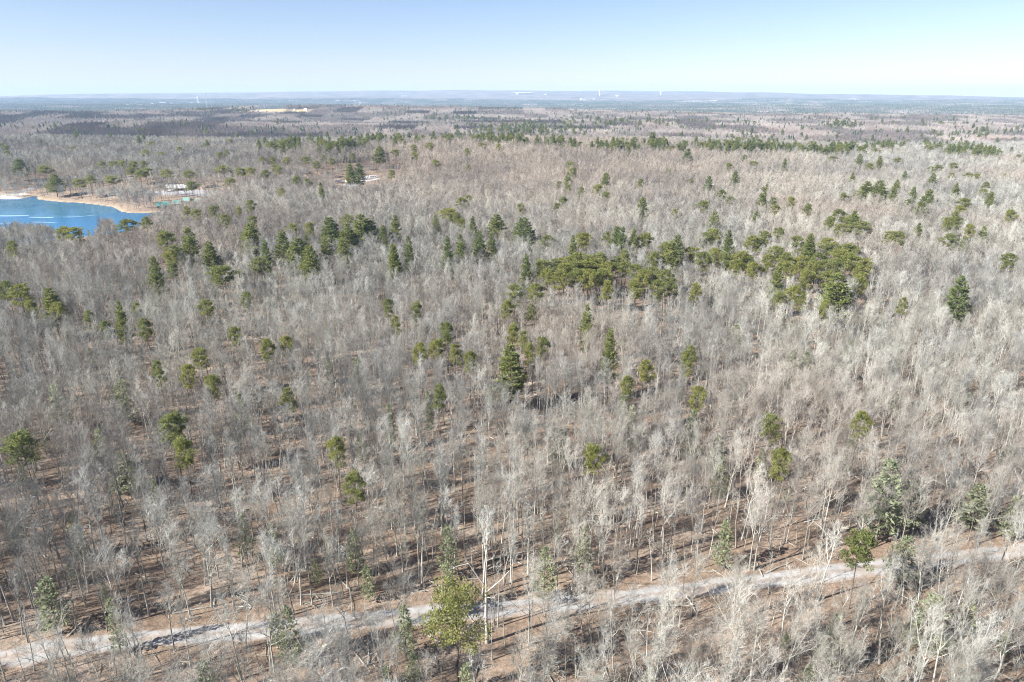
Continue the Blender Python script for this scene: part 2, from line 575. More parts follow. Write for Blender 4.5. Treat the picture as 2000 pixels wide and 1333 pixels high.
PROTO['s'] = [white_pine(600 + i, H=10.5, W=[2.3, 2.0, 2.6][i], start=.12, needle=.30, open_=True, dens=.9) for i in range(3)]
NEED = {'w': M['needle_w'], 'v': M['needle_v'], 's': M['needle_s']}
TRUNK_ME, CROWN_ME, WHOLE_ME = {}, {}, {}
for k, lst in PROTO.items():
    bark = M['bark'] if k in ('bare', 'sapling', 'mid') else M['pine_bark']
    for i, (T, C) in enumerate(lst):
        if k in ('bare', 'w', 'v', 's'):
            TRUNK_ME[k, i] = T.mesh('trunk', bark, smooth=True)
            if k == 'bare':
                CROWN_ME[k, i] = C.mesh('crown', bark)
            else:
                # branches carry bark, needles carry needles: the needle faces were added last
                nb = sum(len(x) for x in C.f[:-1]); nn = len(C.f[-1])
                CROWN_ME[k, i] = C.mesh('crown', [bark, NEED[k]], face_mat=np.concatenate([np.zeros(nb), np.ones(nn)]))
        if k in ('bare', 'sapling', 'mid'):
            j = MB(); j.join(T); j.join(C); WHOLE_ME[k, i] = j.mesh(k, bark)
        else:
            j = MB(); j.join(T); j.join(C)
            nb = T.nfaces() + sum(len(x) for x in C.f[:-1]); nn = len(C.f[-1])
            WHOLE_ME[k, i] = j.mesh(k, [bark, NEED[k]], face_mat=np.concatenate([np.zeros(nb), np.ones(nn)]))

# ------------------------------------------------------------------ instancing of what nobody could count
def proto_collection(name, meshes):
    c = bpy.data.collections.new(name)
    for i, me in enumerate(meshes):
        c.objects.link(bpy.data.objects.new('%s_%02d' % (name, i), me))
    return c

def scatter(name, pts, vid, rot, scl, coll, label, cat):
    me = bpy.data.meshes.new(name)
    pts = np.asarray(pts, np.float32)
    me.vertices.add(len(pts)); me.vertices.foreach_set('co', pts.ravel())
    for nm, ty, arr in (('vid', 'INT', np.asarray(vid, np.int32)), ('rot', 'FLOAT_VECTOR', np.asarray(rot, np.float32)), ('scl', 'FLOAT_VECTOR', np.asarray(scl, np.float32))):
        a = me.attributes.new(nm, ty, 'POINT')
        a.data.foreach_set('value' if ty == 'INT' else 'vector', arr.ravel())
    o = link(name, me, label=label, cat=cat, kind='stuff')
    ng = bpy.data.node_groups.new(name, 'GeometryNodeTree')
    ng.interface.new_socket('Geometry', in_out='INPUT', socket_type='NodeSocketGeometry')
    ng.interface.new_socket('Geometry', in_out='OUTPUT', socket_type='NodeSocketGeometry')
    n, l = ng.nodes, ng.links
    gi, go = n.new('NodeGroupInput'), n.new('NodeGroupOutput')
    ci = n.new('GeometryNodeCollectionInfo')
    ci.inputs['Collection'].default_value = coll
    ci.inputs['Separate Children'].default_value = True
    ci.inputs['Reset Children'].default_value = True
    ip = n.new('GeometryNodeInstanceOnPoints')
    ip.inputs['Pick Instance'].default_value = True
    def na(nm, ty):
        a = n.new('GeometryNodeInputNamedAttribute'); a.data_type = ty; a.inputs['Name'].default_value = nm
        return a.outputs['Attribute']
    l.new(gi.outputs[0], ip.inputs['Points'])
    l.new(ci.outputs[0], ip.inputs['Instance'])
    l.new(na('vid', 'INT'), ip.inputs['Instance Index'])
    e2r = n.new('FunctionNodeEulerToRotation')
    l.new(na('rot', 'FLOAT_VECTOR'), e2r.inputs[0])
    l.new(e2r.outputs[0], ip.inputs['Rotation'])
    l.new(na('scl', 'FLOAT_VECTOR'), ip.inputs['Scale'])
    l.new(ip.outputs[0], go.inputs[0])
    md = o.modifiers.new('scatter', 'NODES')
    md.node_group = ng
    return o

# ------------------------------------------------------------------ layout: road, camp, clearings (pixels of the photograph -> ground)
ROAD_PX = [(-420, 1352), (-150, 1315), (0, 1287), (130, 1266), (300, 1247), (430, 1238), (560, 1226), (700, 1213), (850, 1200), (1000, 1188), (1150, 1175), (1290, 1160), (1420, 1143),
           (1540, 1130), (1650, 1116), (1760, 1103), (1870, 1090), (1980, 1078), (2200, 1058), (2500, 1030)]
def smooth_path(P, step):
    P = np.asarray(P, float)
    out = []
    for i in range(len(P) - 1):
        p0, p1, p2, p3 = P[max(i - 1, 0)], P[i], P[i + 1], P[min(i + 2, len(P) - 1)]
        n = max(2, int(np.linalg.norm(p2 - p1) / step))
        for t in np.linspace(0, 1, n, endpoint=False):
            out.append(.5 * ((2 * p1) + (-p0 + p2) * t + (2 * p0 - 5 * p1 + 4 * p2 - p3) * t * t + (-p0 + 3 * p1 - 3 * p2 + p3) * t ** 3))
    out.append(P[-1])
    return np.array(out)
ROAD = smooth_path([hit(px, py) for px, py in ROAD_PX], 1.0)
ROAD_W = 2.5

def path_dist(x, y, P):
    x = np.asarray(x, float); y = np.asarray(y, float)
    best = np.full(x.shape, 1e18)
    for i in range(len(P) - 1):
        ax, ay = P[i]; bx, by = P[i + 1]; ex, ey = bx - ax, by - ay
        t = np.clip(((x - ax) * ex + (y - ay) * ey) / (ex * ex + ey * ey + 1e-9), 0, 1)
        best = np.minimum(best, (x - ax - t * ex) ** 2 + (y - ay - t * ey) ** 2)
    return np.sqrt(best)

def px_poly(P, above=0.0):
    return np.array([hit(a, b, above) for a, b in P])

CAMP = px_poly([(-60, 366), (40, 358), (110, 350), (280, 362), (480, 362), (500, 388), (440, 404), (330, 411), (250, 415), (228, 405), (150, 395), (80, 389), (40, 388), (-60, 386)])
LOT = px_poly([(268, 376), (330, 371), (400, 372), (470, 377), (478, 384), (400, 384), (300, 383)])
LANE = smooth_path(px_poly([(20, 379), (52, 372), (78, 362), (96, 353), (150, 346), (260, 350)]), 4)
CAMPER_LOOP = px_poly([(664, 362), (690, 356), (712, 352), (742, 347), (744, 350), (714, 356), (700, 361), (690, 367), (676, 366)])
CAMPER_CLEAR = px_poly([(652, 362), (664, 355), (738, 346), (746, 348), (748, 364), (712, 386), (656, 384)])
CABIN_CLEAR = px_poly([(304, 399), (400, 390), (412, 402), (400, 418), (345, 424), (300, 416)])
SHORE_PATH = smooth_path(px_poly([(110, 470), (150, 462), (200, 457), (270, 449), (300, 444)]), 3)

FIELD_C = hit(540, 221)
FIELDS = [px_poly([(478, 219), (500, 215.5), (552, 213.5), (560, 217), (556, 224), (500, 226), (486, 223)]),
          px_poly([(570, 216), (600, 214.5), (607, 217), (602, 222.5), (572, 224)])]


# ------------------------------------------------------------------ the ground
def build_ground():
    th = np.concatenate([np.radians(np.arange(-52, 52.001, .4)), np.radians(np.arange(55, 308, 3.0))])
    rr = np.concatenate([[4, 15, 30, 45], np.geomspace(60, 20000, 470)])
    A, Rr = np.meshgrid(th, rr)
    x, y = Rr * np.sin(A), Rr * np.cos(A)
    z = terrain(x, y)
    nt, nr = len(th), len(rr)
    v = np.stack([x, y, z], -1).reshape(-1, 3)
    i = np.arange(nr - 1)[:, None] * nt; j = np.arange(nt)[None, :]; j2 = (j + 1) % nt
    q = np.stack(np.broadcast_arrays(i + j, i + j2, i + nt + j2, i + nt + j), -1).reshape(-1, 4)
    f = np.concatenate([q[:, [0, 2, 1]], q[:, [0, 3, 2]]])
    c = np.stack(np.broadcast_arrays(np.full(nt, len(v)), np.arange(nt), (np.arange(nt) + 1) % nt), -1)[:, [0, 2, 1]]
    b = MB(); b.add(np.concatenate([v, [[0, 0, 0]]]), np.concatenate([f, c]))
    m, n, l, p = new_mat('leaf_litter')
    g = n.new('ShaderNodeNewGeometry')
    n1 = noise(n, .07, 5, .6); n2 = noise(n, .9, 5, .7); n3 = noise(n, 5.0, 4, .7)
    for k in (n1, n2, n3): l.new(g.outputs['Position'], k.inputs['Vector'])
    r1 = ramp(n, [(.3, (.165, .118, .082)), (.5, (.232, .17, .12)), (.7, (.32, .258, .20))])
    l.new(n1.outputs[0], r1.inputs[0])
    r2 = ramp(n, [(.3, (.55, .52, .5)), (.5, (.95, .95, .95)), (.68, (1.4, 1.38, 1.36))])
    l.new(n2.outputs[0], r2.inputs[0])
    r3 = ramp(n, [(.35, (.5, .5, .52)), (.65, (1.5, 1.45, 1.4))])
    l.new(n3.outputs[0], r3.inputs[0])
    c1 = mixc(n, l, 1.0, r1.outputs[0], r2.outputs[0], 'MULTIPLY')
    c2 = mixc(n, l, .7, c1, r3.outputs[0], 'MULTIPLY')
    # open camp ground and lake bank (real soil and dry grass), far woods
    at = n.new('ShaderNodeAttribute'); at.attribute_name = 'cover'
    sep = n.new('ShaderNodeSeparateXYZ'); l.new(at.outputs['Vector'], sep.inputs[0])
    n4 = noise(n, .12, 4, .6); l.new(g.outputs['Position'], n4.inputs['Vector'])
    r4 = ramp(n, [(.35, (.25, .18, .13)), (.6, (.33, .255, .19))]); l.new(n4.outputs[0], r4.inputs[0])
    c3 = mixc(n, l, sep.outputs[0], c2, r4.outputs[0])
    c4 = mixc(n, l, sep.outputs[1], c3, (.38, .29, .19))
    c4 = mixc(n, l, sep.outputs[2], c4, (.62, .56, .47))
    n5 = noise(n, .004, 6, .7); l.new(g.outputs['Position'], n5.inputs['Vector'])
    r5 = ramp(n, [(.36, (.07, .085, .05)), (.46, (.15, .125, .105)), (.6, (.23, .19, .165)), (.72, (.3, .25, .2))]); l.new(n5.outputs[0], r5.inputs[0])
    far = mathn(n, l, 'SUBTRACT', sep.outputs[0], 1.0)
    dd = n.new('ShaderNodeVectorMath'); dd.operation = 'LENGTH'; l.new(g.outputs['Position'], dd.inputs[0])
    mr = n.new('ShaderNodeMapRange'); mr.inputs[1].default_value = 5000; mr.inputs[2].default_value = 7500
    l.new(dd.outputs['Value'], mr.inputs[0])
    c5 = mixc(n, l, mr.outputs[0], c4, r5.outputs[0])
    l.new(c5, p.inputs['Base Color'])
    bp = n.new('ShaderNodeBump'); bp.inputs['Strength'].default_value = .6; bp.inputs['Distance'].default_value = .25
    l.new(n3.outputs[0], bp.inputs['Height']); l.new(bp.outputs[0], p.inputs['Normal'])
    me = b.mesh('ground', m, smooth=True, tint=False)
    sd = poly_sd(x, y, LAKE).ravel(); cs = poly_sd(x, y, CAMP).ravel()
    px, py = project(x, y, z); px = px.ravel(); py = py.ravel()
    cov = np.zeros((len(v) + 1, 3), np.float32)
    cov[:-1, 0] = .7 * (1 - ss(-6, 14, cs))
    cov[:-1, 1] = (1 - ss(1.5, 4, sd))
    cov[:-1, 2] = np.where((px < 47) & (cs < 12), 1 - ss(16, 24, sd), 0)
    a = me.attributes.new('cover', 'FLOAT_VECTOR', 'POINT'); a.data.foreach_set('vector', cov.ravel())
    return link('ground', me, kind='structure')
build_ground()

def ribbon(name, P, half, mat, off=.06, kind='structure', cross=7, crown=.08, wob=0.0):
    P = np.asarray(P); d = np.gradient(P, axis=0); d /= np.linalg.norm(d, axis=1)[:, None]
    nrm = np.column_stack([-d[:, 1], d[:, 0]])
    R = np.random.default_rng(3)
    n = len(P); ks = np.linspace(-1, 1, cross)
    wl_ = half + wob * np.interp(np.arange(n), np.arange(0, n + 4, 4), R.normal(0, 1, len(np.arange(0, n + 4, 4))))
    v = []
    for i in range(n):
        for k in ks:
            x, y = P[i] + nrm[i] * k * wl_[i]
            z = float(terrain(x, y)) + off + crown * (1 - k * k) - (.14 if abs(k) == 1 else 0)
            v.append((x, y, z))
    f = []
    for i in range(n - 1):
        for j in range(cross - 1):
            a = i * cross + j
            f += [(a, a + cross, a + 1), (a + 1, a + cross, a + cross + 1)]
    b = MB(); b.add(v, f)
    me = b.mesh(name, mat, smooth=True, tint=False)
    at = me.attributes.new('across', 'FLOAT', 'POINT'); at.data.foreach_set('value', np.tile(np.abs(ks), n).astype(np.float32))
    return link(name, me, kind=kind)

def gravel_material():
    m, n, l, p = new_mat('gravel')
    g = n.new('ShaderNodeNewGeometry')
    n1 = noise(n, .5, 4, .6); n2 = noise(n, 7, 4, .75); n3 = noise(n, .13, 3, .5)
    for k in (n1, n2, n3): l.new(g.outputs['Position'], k.inputs['Vector'])
    r1 = ramp(n, [(.35, (.28, .272, .26)), (.65, (.40, .39, .375))]); l.new(n1.outputs[0], r1.inputs[0])
    r2 = ramp(n, [(.3, (.65, .64, .62)), (.7, (1.2, 1.2, 1.2))]); l.new(n2.outputs[0], r2.inputs[0])
    c = mixc(n, l, .8, r1.outputs[0], r2.outputs[0], 'MULTIPLY')
    r3 = ramp(n, [(.5, (0, 0, 0)), (.62, (1, 1, 1))]); l.new(n3.outputs[0], r3.inputs[0])
    c = mixc(n, l, mathn(n, l, 'MULTIPLY', r3.outputs[0], .5), c, (.30, .22, .15))
    ac = n.new('ShaderNodeAttribute'); ac.attribute_name = 'across'
    n5 = noise(n, 1.1, 5, .7); l.new(g.outputs['Position'], n5.inputs['Vector'])
    wob = mathn(n, l, 'MULTIPLY', mathn(n, l, 'SUBTRACT', n5.outputs[0], .5), 1.1)
    a_ = mathn(n, l, 'ADD', ac.outputs['Fac'], wob)
    rv = ramp(n, [(.0, (.7, .7, .7)), (.16, (.25, .25, .25)), (.3, (0, 0, 0)), (.62, (0, 0, 0)), (.8, (.55, .55, .55)), (.95, (1, 1, 1))]); l.new(a_, rv.inputs[0])
    c = mixc(n, l, rv.outputs[0], c, (.235, .175, .13))
    l.new(c, p.inputs['Base Color'])
    bp = n.new('ShaderNodeBump'); bp.inputs['Strength'].default_value = .5; bp.inputs['Distance'].default_value = .08
    l.new(n2.outputs[0], bp.inputs['Height']); l.new(bp.outputs[0], p.inputs['Normal'])
    return m
M['gravel'] = gravel_material()
M['asphalt'] = plain('worn_pale_asphalt', (.30, .29, .285), .9, .1, .2)
M['pale_gravel'] = plain('pale_crushed_stone', (.36, .345, .32), .95, .1, .3)
ribbon('gravel_road', ROAD, ROAD_W + .3, M['gravel'], wob=.3, cross=13)
ribbon('camp_lane', LANE, 3.6, M['asphalt'], off=.15)
ribbon('shore_path', SHORE_PATH, 1.3, M['pale_gravel'], off=.5, cross=3, crown=0)

def sheet(name, P, mat, cell, off, kind='structure'):
    """a thin sheet that follows the ground inside polygon P"""
    x0, y0 = P.min(0) - cell; x1, y1 = P.max(0) + cell
    xs = np.arange(x0, x1, cell); ys = np.arange(y0, y1, cell)
    X, Y = np.meshgrid(xs, ys)
    cxm, cym = (X[:-1, :-1] + cell / 2), (Y[:-1, :-1] + cell / 2)
    keep = poly_sd(cxm, cym, P) < 0
    Z = terrain(X, Y) + off
    n = len(xs)
    ii, jj = np.nonzero(keep)
    a = ii * n + jj
    f = np.concatenate([np.column_stack([a, a + 1, a + n + 1]), np.column_stack([a, a + n + 1, a + n])])
    used, inv = np.unique(f, return_inverse=True)
    v = np.stack([X, Y, Z], -1).reshape(-1, 3)[used]
    b = MB(); b.add(v, inv.reshape(-1, 3))
    return link(name, b.mesh(name, mat, smooth=True, tint=False), kind=kind)
sheet('parking_lot', LOT, M['asphalt'], 2.0, .15)
sheet('camper_loop_road', CAMPER_LOOP, M['pale_gravel'], 2.0, .15)
M['dry_grass'] = plain('dry_yellow_grass', (.44, .35, .19), .95, .18, .02)
M['pale_field'] = plain('pale_winter_field', (.5, .45, .36), .95, .15, .01)
for P in FIELDS: sheet('field', P, M['dry_grass'], 12.0, 1.2)
FAR_FIELD_PX = [[(1380, 203.2), (1440, 202.6), (1512, 203.6), (1510, 205.4), (1440, 205), (1385, 204.6)],
                [(1500, 205), (1545, 202.5), (1612, 207), (1580, 208), (1530, 207.6)],
                [(1330, 199.2), (1405, 198), (1400, 200), (1335, 200.6)],
                [(1625, 196.6), (1665, 194.5), (1685, 196.5), (1670, 199), (1630, 198.4)],
                [(1838, 206.2), (1912, 205.4), (1905, 207.2), (1842, 207.6)],
                [(1470, 221.5), (1508, 221), (1512, 224), (1478, 223.6)],
                [(60, 206), (103, 204.6), (104, 207), (64, 208.6)],
                [(1000, 182.6), (1040, 182.4), (1036, 184.2), (1004, 184)]]
FAR_FIELDS = []
for P in FAR_FIELD_PX:
    Q = px_poly(P); FAR_FIELDS.append(Q)
    sheet('far_field', Q, M['pale_field'], 40.0, 14.0)

# ------------------------------------------------------------------ the lake
def build_lake():
    m, n, l, p = new_mat('lake_water')
    p.inputs['Base Color'].default_value = (.008, .13, .27, 1)
    p.inputs['Roughness'].default_value = .12
    p.inputs['IOR'].default_value = 1.33
    p.inputs['Specular IOR Level'].default_value = .5
    g = n.new('ShaderNodeNewGeometry')
    mp = n.new('ShaderNodeMapping'); mp.inputs['Scale'].default_value = (.6, 1.0, 1); l.new(g.outputs['Position'], mp.inputs[0])
    n1 = noise(n, .45, 4, .6); l.new(mp.outputs[0], n1.inputs['Vector'])
    bp = n.new('ShaderNodeBump'); bp.inputs['Strength'].default_value = .5; bp.inputs['Distance'].default_value = .35
    l.new(n1.outputs[0], bp.inputs['Height']); l.new(bp.outputs[0], p.inputs['Normal'])
    x0, y0 = LAKE.min(0) - 3; x1, y1 = LAKE.max(0) + 3
    b = MB(); b.add([(x0, y0, ZW), (x1, y0, ZW), (x1, y1, ZW), (x0, y1, ZW)], [(0, 1, 2), (0, 2, 3)])
    link('lake_water', b.mesh('lake_water', m, tint=False), kind='structure')
    # thin ice over the far half of the lake, pale along its edge
    mi, n, l, p = new_mat('thin_ice')
    p.inputs['Base Color'].default_value = (.06, .16, .23, 1); p.inputs['Roughness'].default_value = .16
    g = n.new('ShaderNodeNewGeometry'); n1 = noise(n, .05, 5, .6); l.new(g.outputs['Position'], n1.inputs['Vector'])
    r = ramp(n, [(.35, (.02, .12, .21)), (.65, (.05, .17, .26))]); l.new(n1.outputs[0], r.inputs[0]); l.new(r.outputs[0], p.inputs['Base Color'])
    edge = [(-420, 421), (-60, 422), (0, 422.5), (58, 422), (64, 424.5), (105, 425.5), (150, 424.5), (190, 421), (222, 418)]
    back = [(232, 413.5), (226, 407.5), (190, 401), (150, 397.5), (118, 396), (92, 394), (79, 391), (60, 391), (0, 392), (-420, 390)]
    q = [plane_pt(a, c, ZW) for a, c in edge + back]
    import mathutils.geometry as mg
    tri = mg.tessellate_polygon([[Vector((a, c, 0)) for a, c in q]])
    b = MB(); b.add([(a, c, ZW + .012) for a, c in q], tri)
    link('ice_sheet', b.mesh('ice_sheet', mi, tint=False), kind='structure')
    mw = plain('white_ice_edge', (.28, .42, .52), .5, .15, .2)
    for name, P, w in (('ice_edge', [(-120, 421), (0, 422.2), (56, 421.5)], 3.2), ('ice_edge', [(56, 424.6), (80, 425.2), (105, 425.4)], 2.2),
                       ('ice_edge', [(122, 424.4), (150, 423.8), (190, 420)], 1.2), ('ice_edge', [(62, 434), (90, 434.6), (112, 436)], 1.2), ('ice_edge', [(-60, 437), (0, 436.6), (30, 436)], 1.2)):
        S = smooth_path([plane_pt(a, c, ZW) for a, c in P], 2.0)
        R = np.random.default_rng(int(w * 10)); wd = w * (.5 + .5 * np.interp(np.arange(len(S)), np.arange(0, len(S) + 3, 3), R.uniform(.3, 1.6, len(np.arange(0, len(S) + 3, 3))))) * np.sin(np.linspace(.05, PI - .05, len(S))) ** .4
        v = []; f = []
        for i, (a, c) in enumerate(S): v += [(a, c - wd[i], ZW + .024), (a, c + wd[i], ZW + .024)]
        for i in range(len(S) - 1): f += [(2 * i, 2 * i + 2, 2 * i + 3), (2 * i, 2 * i + 3, 2 * i + 1)]
        b = MB(); b.add(v, f); link(name, b.mesh(name, mw, tint=False), kind='structure')
build_lake()

# ------------------------------------------------------------------ evergreens, read off the photograph: kind, x, top y, bottom y[, width]
EV = '''
w 35 310 345|v 85 322 342|w 103 340 384|v 151 347 372|v 172 340 355|v 217 342 390|v 200 312 326|v 222 312 326|v 240 311 325|v 258 313 326|v 277 312 324
v 255 325 345|v 270 330 352|v 283 326 345|v 320 328 350|v 368 330 347|v 315 295 305|v 435 322 347|v 447 345 370|v 467 325 342|v 485 325 345|v 372 352 370|w 461 260 273|v 447 270 280|v 295 275 286|v 428 295 303|v 440 290 298
v 246 424 450|v 142 441 466|v 120 440 458|v 280 420 436|v 415 398 415|v 437 415 431|v 488 388 400|v 465 400 412|v 380 405 420|v 362 400 413|v 322 448 472|v 22 465 480
w 364 445 490|w 406 472 515|w 487 437 505|v 330 475 505|v 318 450 465|v 493 418 426|w 643 425 490|v 680 415 432 40|w 703 420 475|w 717 427 487|w 678 437 482|w 633 460 490|w 667 452 485|w 747 440 469|w 771 421 454|w 766 476 500|w 796 461 480|w 549 450 490|w 579 466 535|w 604 478 525|w 597 460 475|v 604 431 440|v 570 434 442
v 765 329 343|w 625 356 373|v 598 347 362|v 577 343 354|v 547 364 379|w 699 319 350|w 682 319 340|v 544 325 335|w 740 285 312|v 807 280 290|v 840 277 292|v 809 296 308|v 912 287 300|v 941 277 290|v 974 279 288|v 851 310 323|v 914 319 330|v 771 290 305|v 687 297 307|v 647 307 317|v 630 300 308|v 595 303 318|v 560 305 318|v 532 305 316|v 510 303 315|v 617 312 324|v 537 320 337|v 517 330 343|v 580 340 355
v 900 382 400|v 915 379 391|v 875 405 433|v 888 412 430|v 902 422 435|w 923 422 442|w 970 420 478|w 937 450 485|w 898 458 492|w 873 461 490|w 960 455 485|w 850 420 435
w 1345 291 315|w 1256 385 415|v 1100 382 396|v 1086 393 402|v 1116 313 327|v 1092 352 360|v 1375 390 408|v 1321 405 416|w 1492 366 388|v 1470 313 335|v 1425 317 328|v 1456 300 311|v 1412 367 380|v 1137 363 373|v 1252 348 358|w 1021 425 485|v 1070 455 477|v 1140 450 470 30|w 1120 460 488|v 1190 448 460|w 1217 445 478|w 1238 447 470|v 1260 452 475|w 1325 458 495|v 1302 468 485|v 1392 443 470|w 1425 450 482|v 1475 455 485|v 1497 447 465|v 1016 395 407
w 1695 355 395|w 1722 352 385|w 1750 357 375|w 1817 370 395|w 1667 336 350|v 1860 335 346|v 1893 335 350|v 1910 337 348|w 1720 305 322|w 1680 300 315|v 1627 303 318|w 1534 309 320|v 1700 317 328|v 1755 306 323|v 1835 320 332|v 1820 323 332|v 1547 382 392|v 1510 382 393|v 1517 396 407|v 1582 395 410|v 1650 375 388|v 1777 386 398|v 1885 383 400|v 1922 367 380|w 1870 358 375|v 1852 420 436|v 1872 420 432|v 1895 434 446|v 1977 407 415|v 1625 418 432|v 1642 433 450|v 1670 418 450|v 1685 430 455|v 1745 448 472|v 1760 447 465|v 1557 457 478|w 1585 457 490|v 1660 472 492 45|v 1525 440 455|v 1620 470 487
v 429 515 548 45|w 299 500 531|v 331 482 500|w 516 470 495|v 506 500 525|v 334 508 527|v 398 580 612|v 481 565 585|w 94 563 605 40|v 40 548 578|v 7 543 560|v 111 585 610|v 57 583 600|v 172 600 622 30|v 277 615 637 30|v 199 622 650 30|w 230 590 606|v 263 585 600
v 520 655 692 38|v 557 650 682 30|v 386 677 706 42|v 303 695 715|v 412 725 745|v 364 705 725|v 331 800 834 60|v 563 750 772|s 466 767 800|v 38 838 882 80|s 233 743 778 40|s 108 750 778 40|v 454 632 652 18|v 655 848 870|v 354 848 865|s 233 887 922 40|s 190 838 865
w 1028 497 514|v 1062 503 522 40|v 1098 508 530 38|v 1120 506 532 38|v 1140 505 532 38|v 1165 502 534 38|v 1098 522 540 36|v 1128 520 540 36|v 1155 520 540 36|v 1178 522 540 34|v 1205 496 520 34|v 1225 505 525 30|v 1260 522 540 32|v 1300 522 542 30|v 1085 500 530 36|v 1110 497 528 36|v 1130 489 520 36|v 1152 494 535 38|v 1175 489 528 36|v 1190 505 536 32|v 1072 520 542 34|v 1136 453 470|v 1217 483 500|v 1245 510 535|v 1277 517 537 34|v 1243 542 555 32|v 1312 535 560 30|v 1285 540 552|w 1311 470 515|v 1278 488 500|v 1187 542 555 30
v 1045 548 568 36|v 1004 550 560|v 990 582 604 26|v 1036 588 616 26|v 873 622 642 26|v 755 578 592|v 812 585 595|v 771 609 625|w 1148 595 650 24|w 1193 642 678 24|v 1001 628 642 28|v 1021 640 655|v 1062 652 682 34|v 1031 665 686 26|v 852 658 688 42|v 884 665 686 24|v 820 663 682|v 916 680 734 32|w 997 674 752 64|v 856 743 767 38|s 835 765 785|v 1223 727 756 28|v 1264 700 713 34|v 1340 680 697 40|s 1217 775 808 30|s 1237 792 824 24|v 1160 862 896 44|s 1092 838 862 30|s 697 700 728 26|s 759 790 814|s 707 500 520|w 768 478 500
v 1350 478 498 34|v 1375 488 505 32|v 1420 490 508 34|v 1435 502 522 32|v 1462 492 515 32|v 1500 492 512 30|v 1540 490 512 30|v 1545 505 525 32|v 1600 488 508 30|v 1640 500 520 32|v 1645 484 504 34|v 1682 512 530 32|v 1580 522 540 30|v 1400 480 496 30|v 1448 487 514 34|v 1482 460 488 28|v 1475 507 530 28|v 1522 477 505|w 1522 514 548|w 1583 458 488|v 1566 494 518 28|v 1593 504 520|v 1620 463 487|v 1617 503 522 34|v 1617 524 542 30|v 1657 473 495 40|v 1667 490 512 34|v 1698 500 522 34|v 1684 530 546|v 1526 565 590 34|v 1553 553 578 32|v 1573 568 592 28|w 1640 535 582 52|v 1617 580 592|w 1881 540 594 36|v 1765 575 596 24|s 1725 608 626|v 1971 490 508 28|s 1533 612 628|v 1360 547 560|v 1350 670 692 34|s 1438 632 672 26|s 1576 686 722 30|s 1664 670 694|s 1890 720 756 22|v 1367 747 792 44|s 1357 805 850 26|v 1505 798 846 70|v 1688 795 826 38|v 1527 866 930 44|s 1405 855 902 32|s 1660 858 880
v 690 911 992 52|v 895 1143 1262 98|s 82 1131 1182 44|s 557 1190 1244 32|s 530 1025 1045|s 210 1170 1188|s 394 1300 1340 40|s 873 1028 1060 34|s 690 1036 1086 32|s 1064 1070 1112 34|s 788 1182 1222|s 752 1301 1326 30|s 806 1281 1320 28|s 1142 1030 1066|s 908 1298 1336 34|s 1745 904 998 74|s 1790 940 1002 46|s 1921 948 998 56|v 1688 1033 1090 74|s 1775 1050 1072 40|s 1422 1016 1072 36|s 1826 1168 1242 50|s 1640 1203 1256 36|s 1581 1298 1324 36|s 1985 972 1000|s 1410 890 920|s 140 1010 1040|s 470 1005 1035|s 875 1098 1118|s 1268 1306 1333|s 300 940 965|s 1550 690 715|s 640 700 725
'''
HT = {'w': 26.5, 'v': 22.5, 's': 12.0}
PW = {'w': 2 * 3.3, 'v': 2 * 4.0, 's': 2 * 1.6}
ever = []
for tok in EV.replace('\n', '|').split('|'):
    if not tok.strip(): continue
    p = tok.split(); k = p[0]; px, y0, y1 = (float(a) for a in p[1:4])
    R = np.random.default_rng(int(px * 31 + y0 * 7))
    Hh = HT[k] * R.uniform(.93, 1.07)
    if y0 > 560 and k != 's': Hh *= .88
    if (px, y0) == (895, 1143): Hh = 22.5
    if (px, y0) == (1745, 904): Hh = 20.0
    if k == 's' and y0 < 820: Hh *= 1.2
    x, y = hit(px, y0, Hh)
    slant = math.sqrt(x * x + y * y + (EYE - 10) ** 2)
    dflt = {'w': .72, 'v': 1.3, 's': .8}[k] * (y1 - y0)
    wpx = float(p[4]) if len(p) > 4 else max(dflt, 11 if k == 'v' else 9)
    wm = wpx * slant / F
    s = min(max(wm / PW[k], .85), 2.1)
    if k == 'v' and 400 < y0 < 560: s = min(s * 1.2, 2.1)
    if k != 's' and y0 >= 400: s *= .9
    if k != 's' and y0 > 560: s *= .84
    ever.append(dict(k=k, px=px, y0=y0, y1=y1, x=x, y=y, H=Hh, s=s, w=wm))
print('evergreens', len(ever), {k: sum(e['k'] == k for e in ever) for k in 'wvs'})

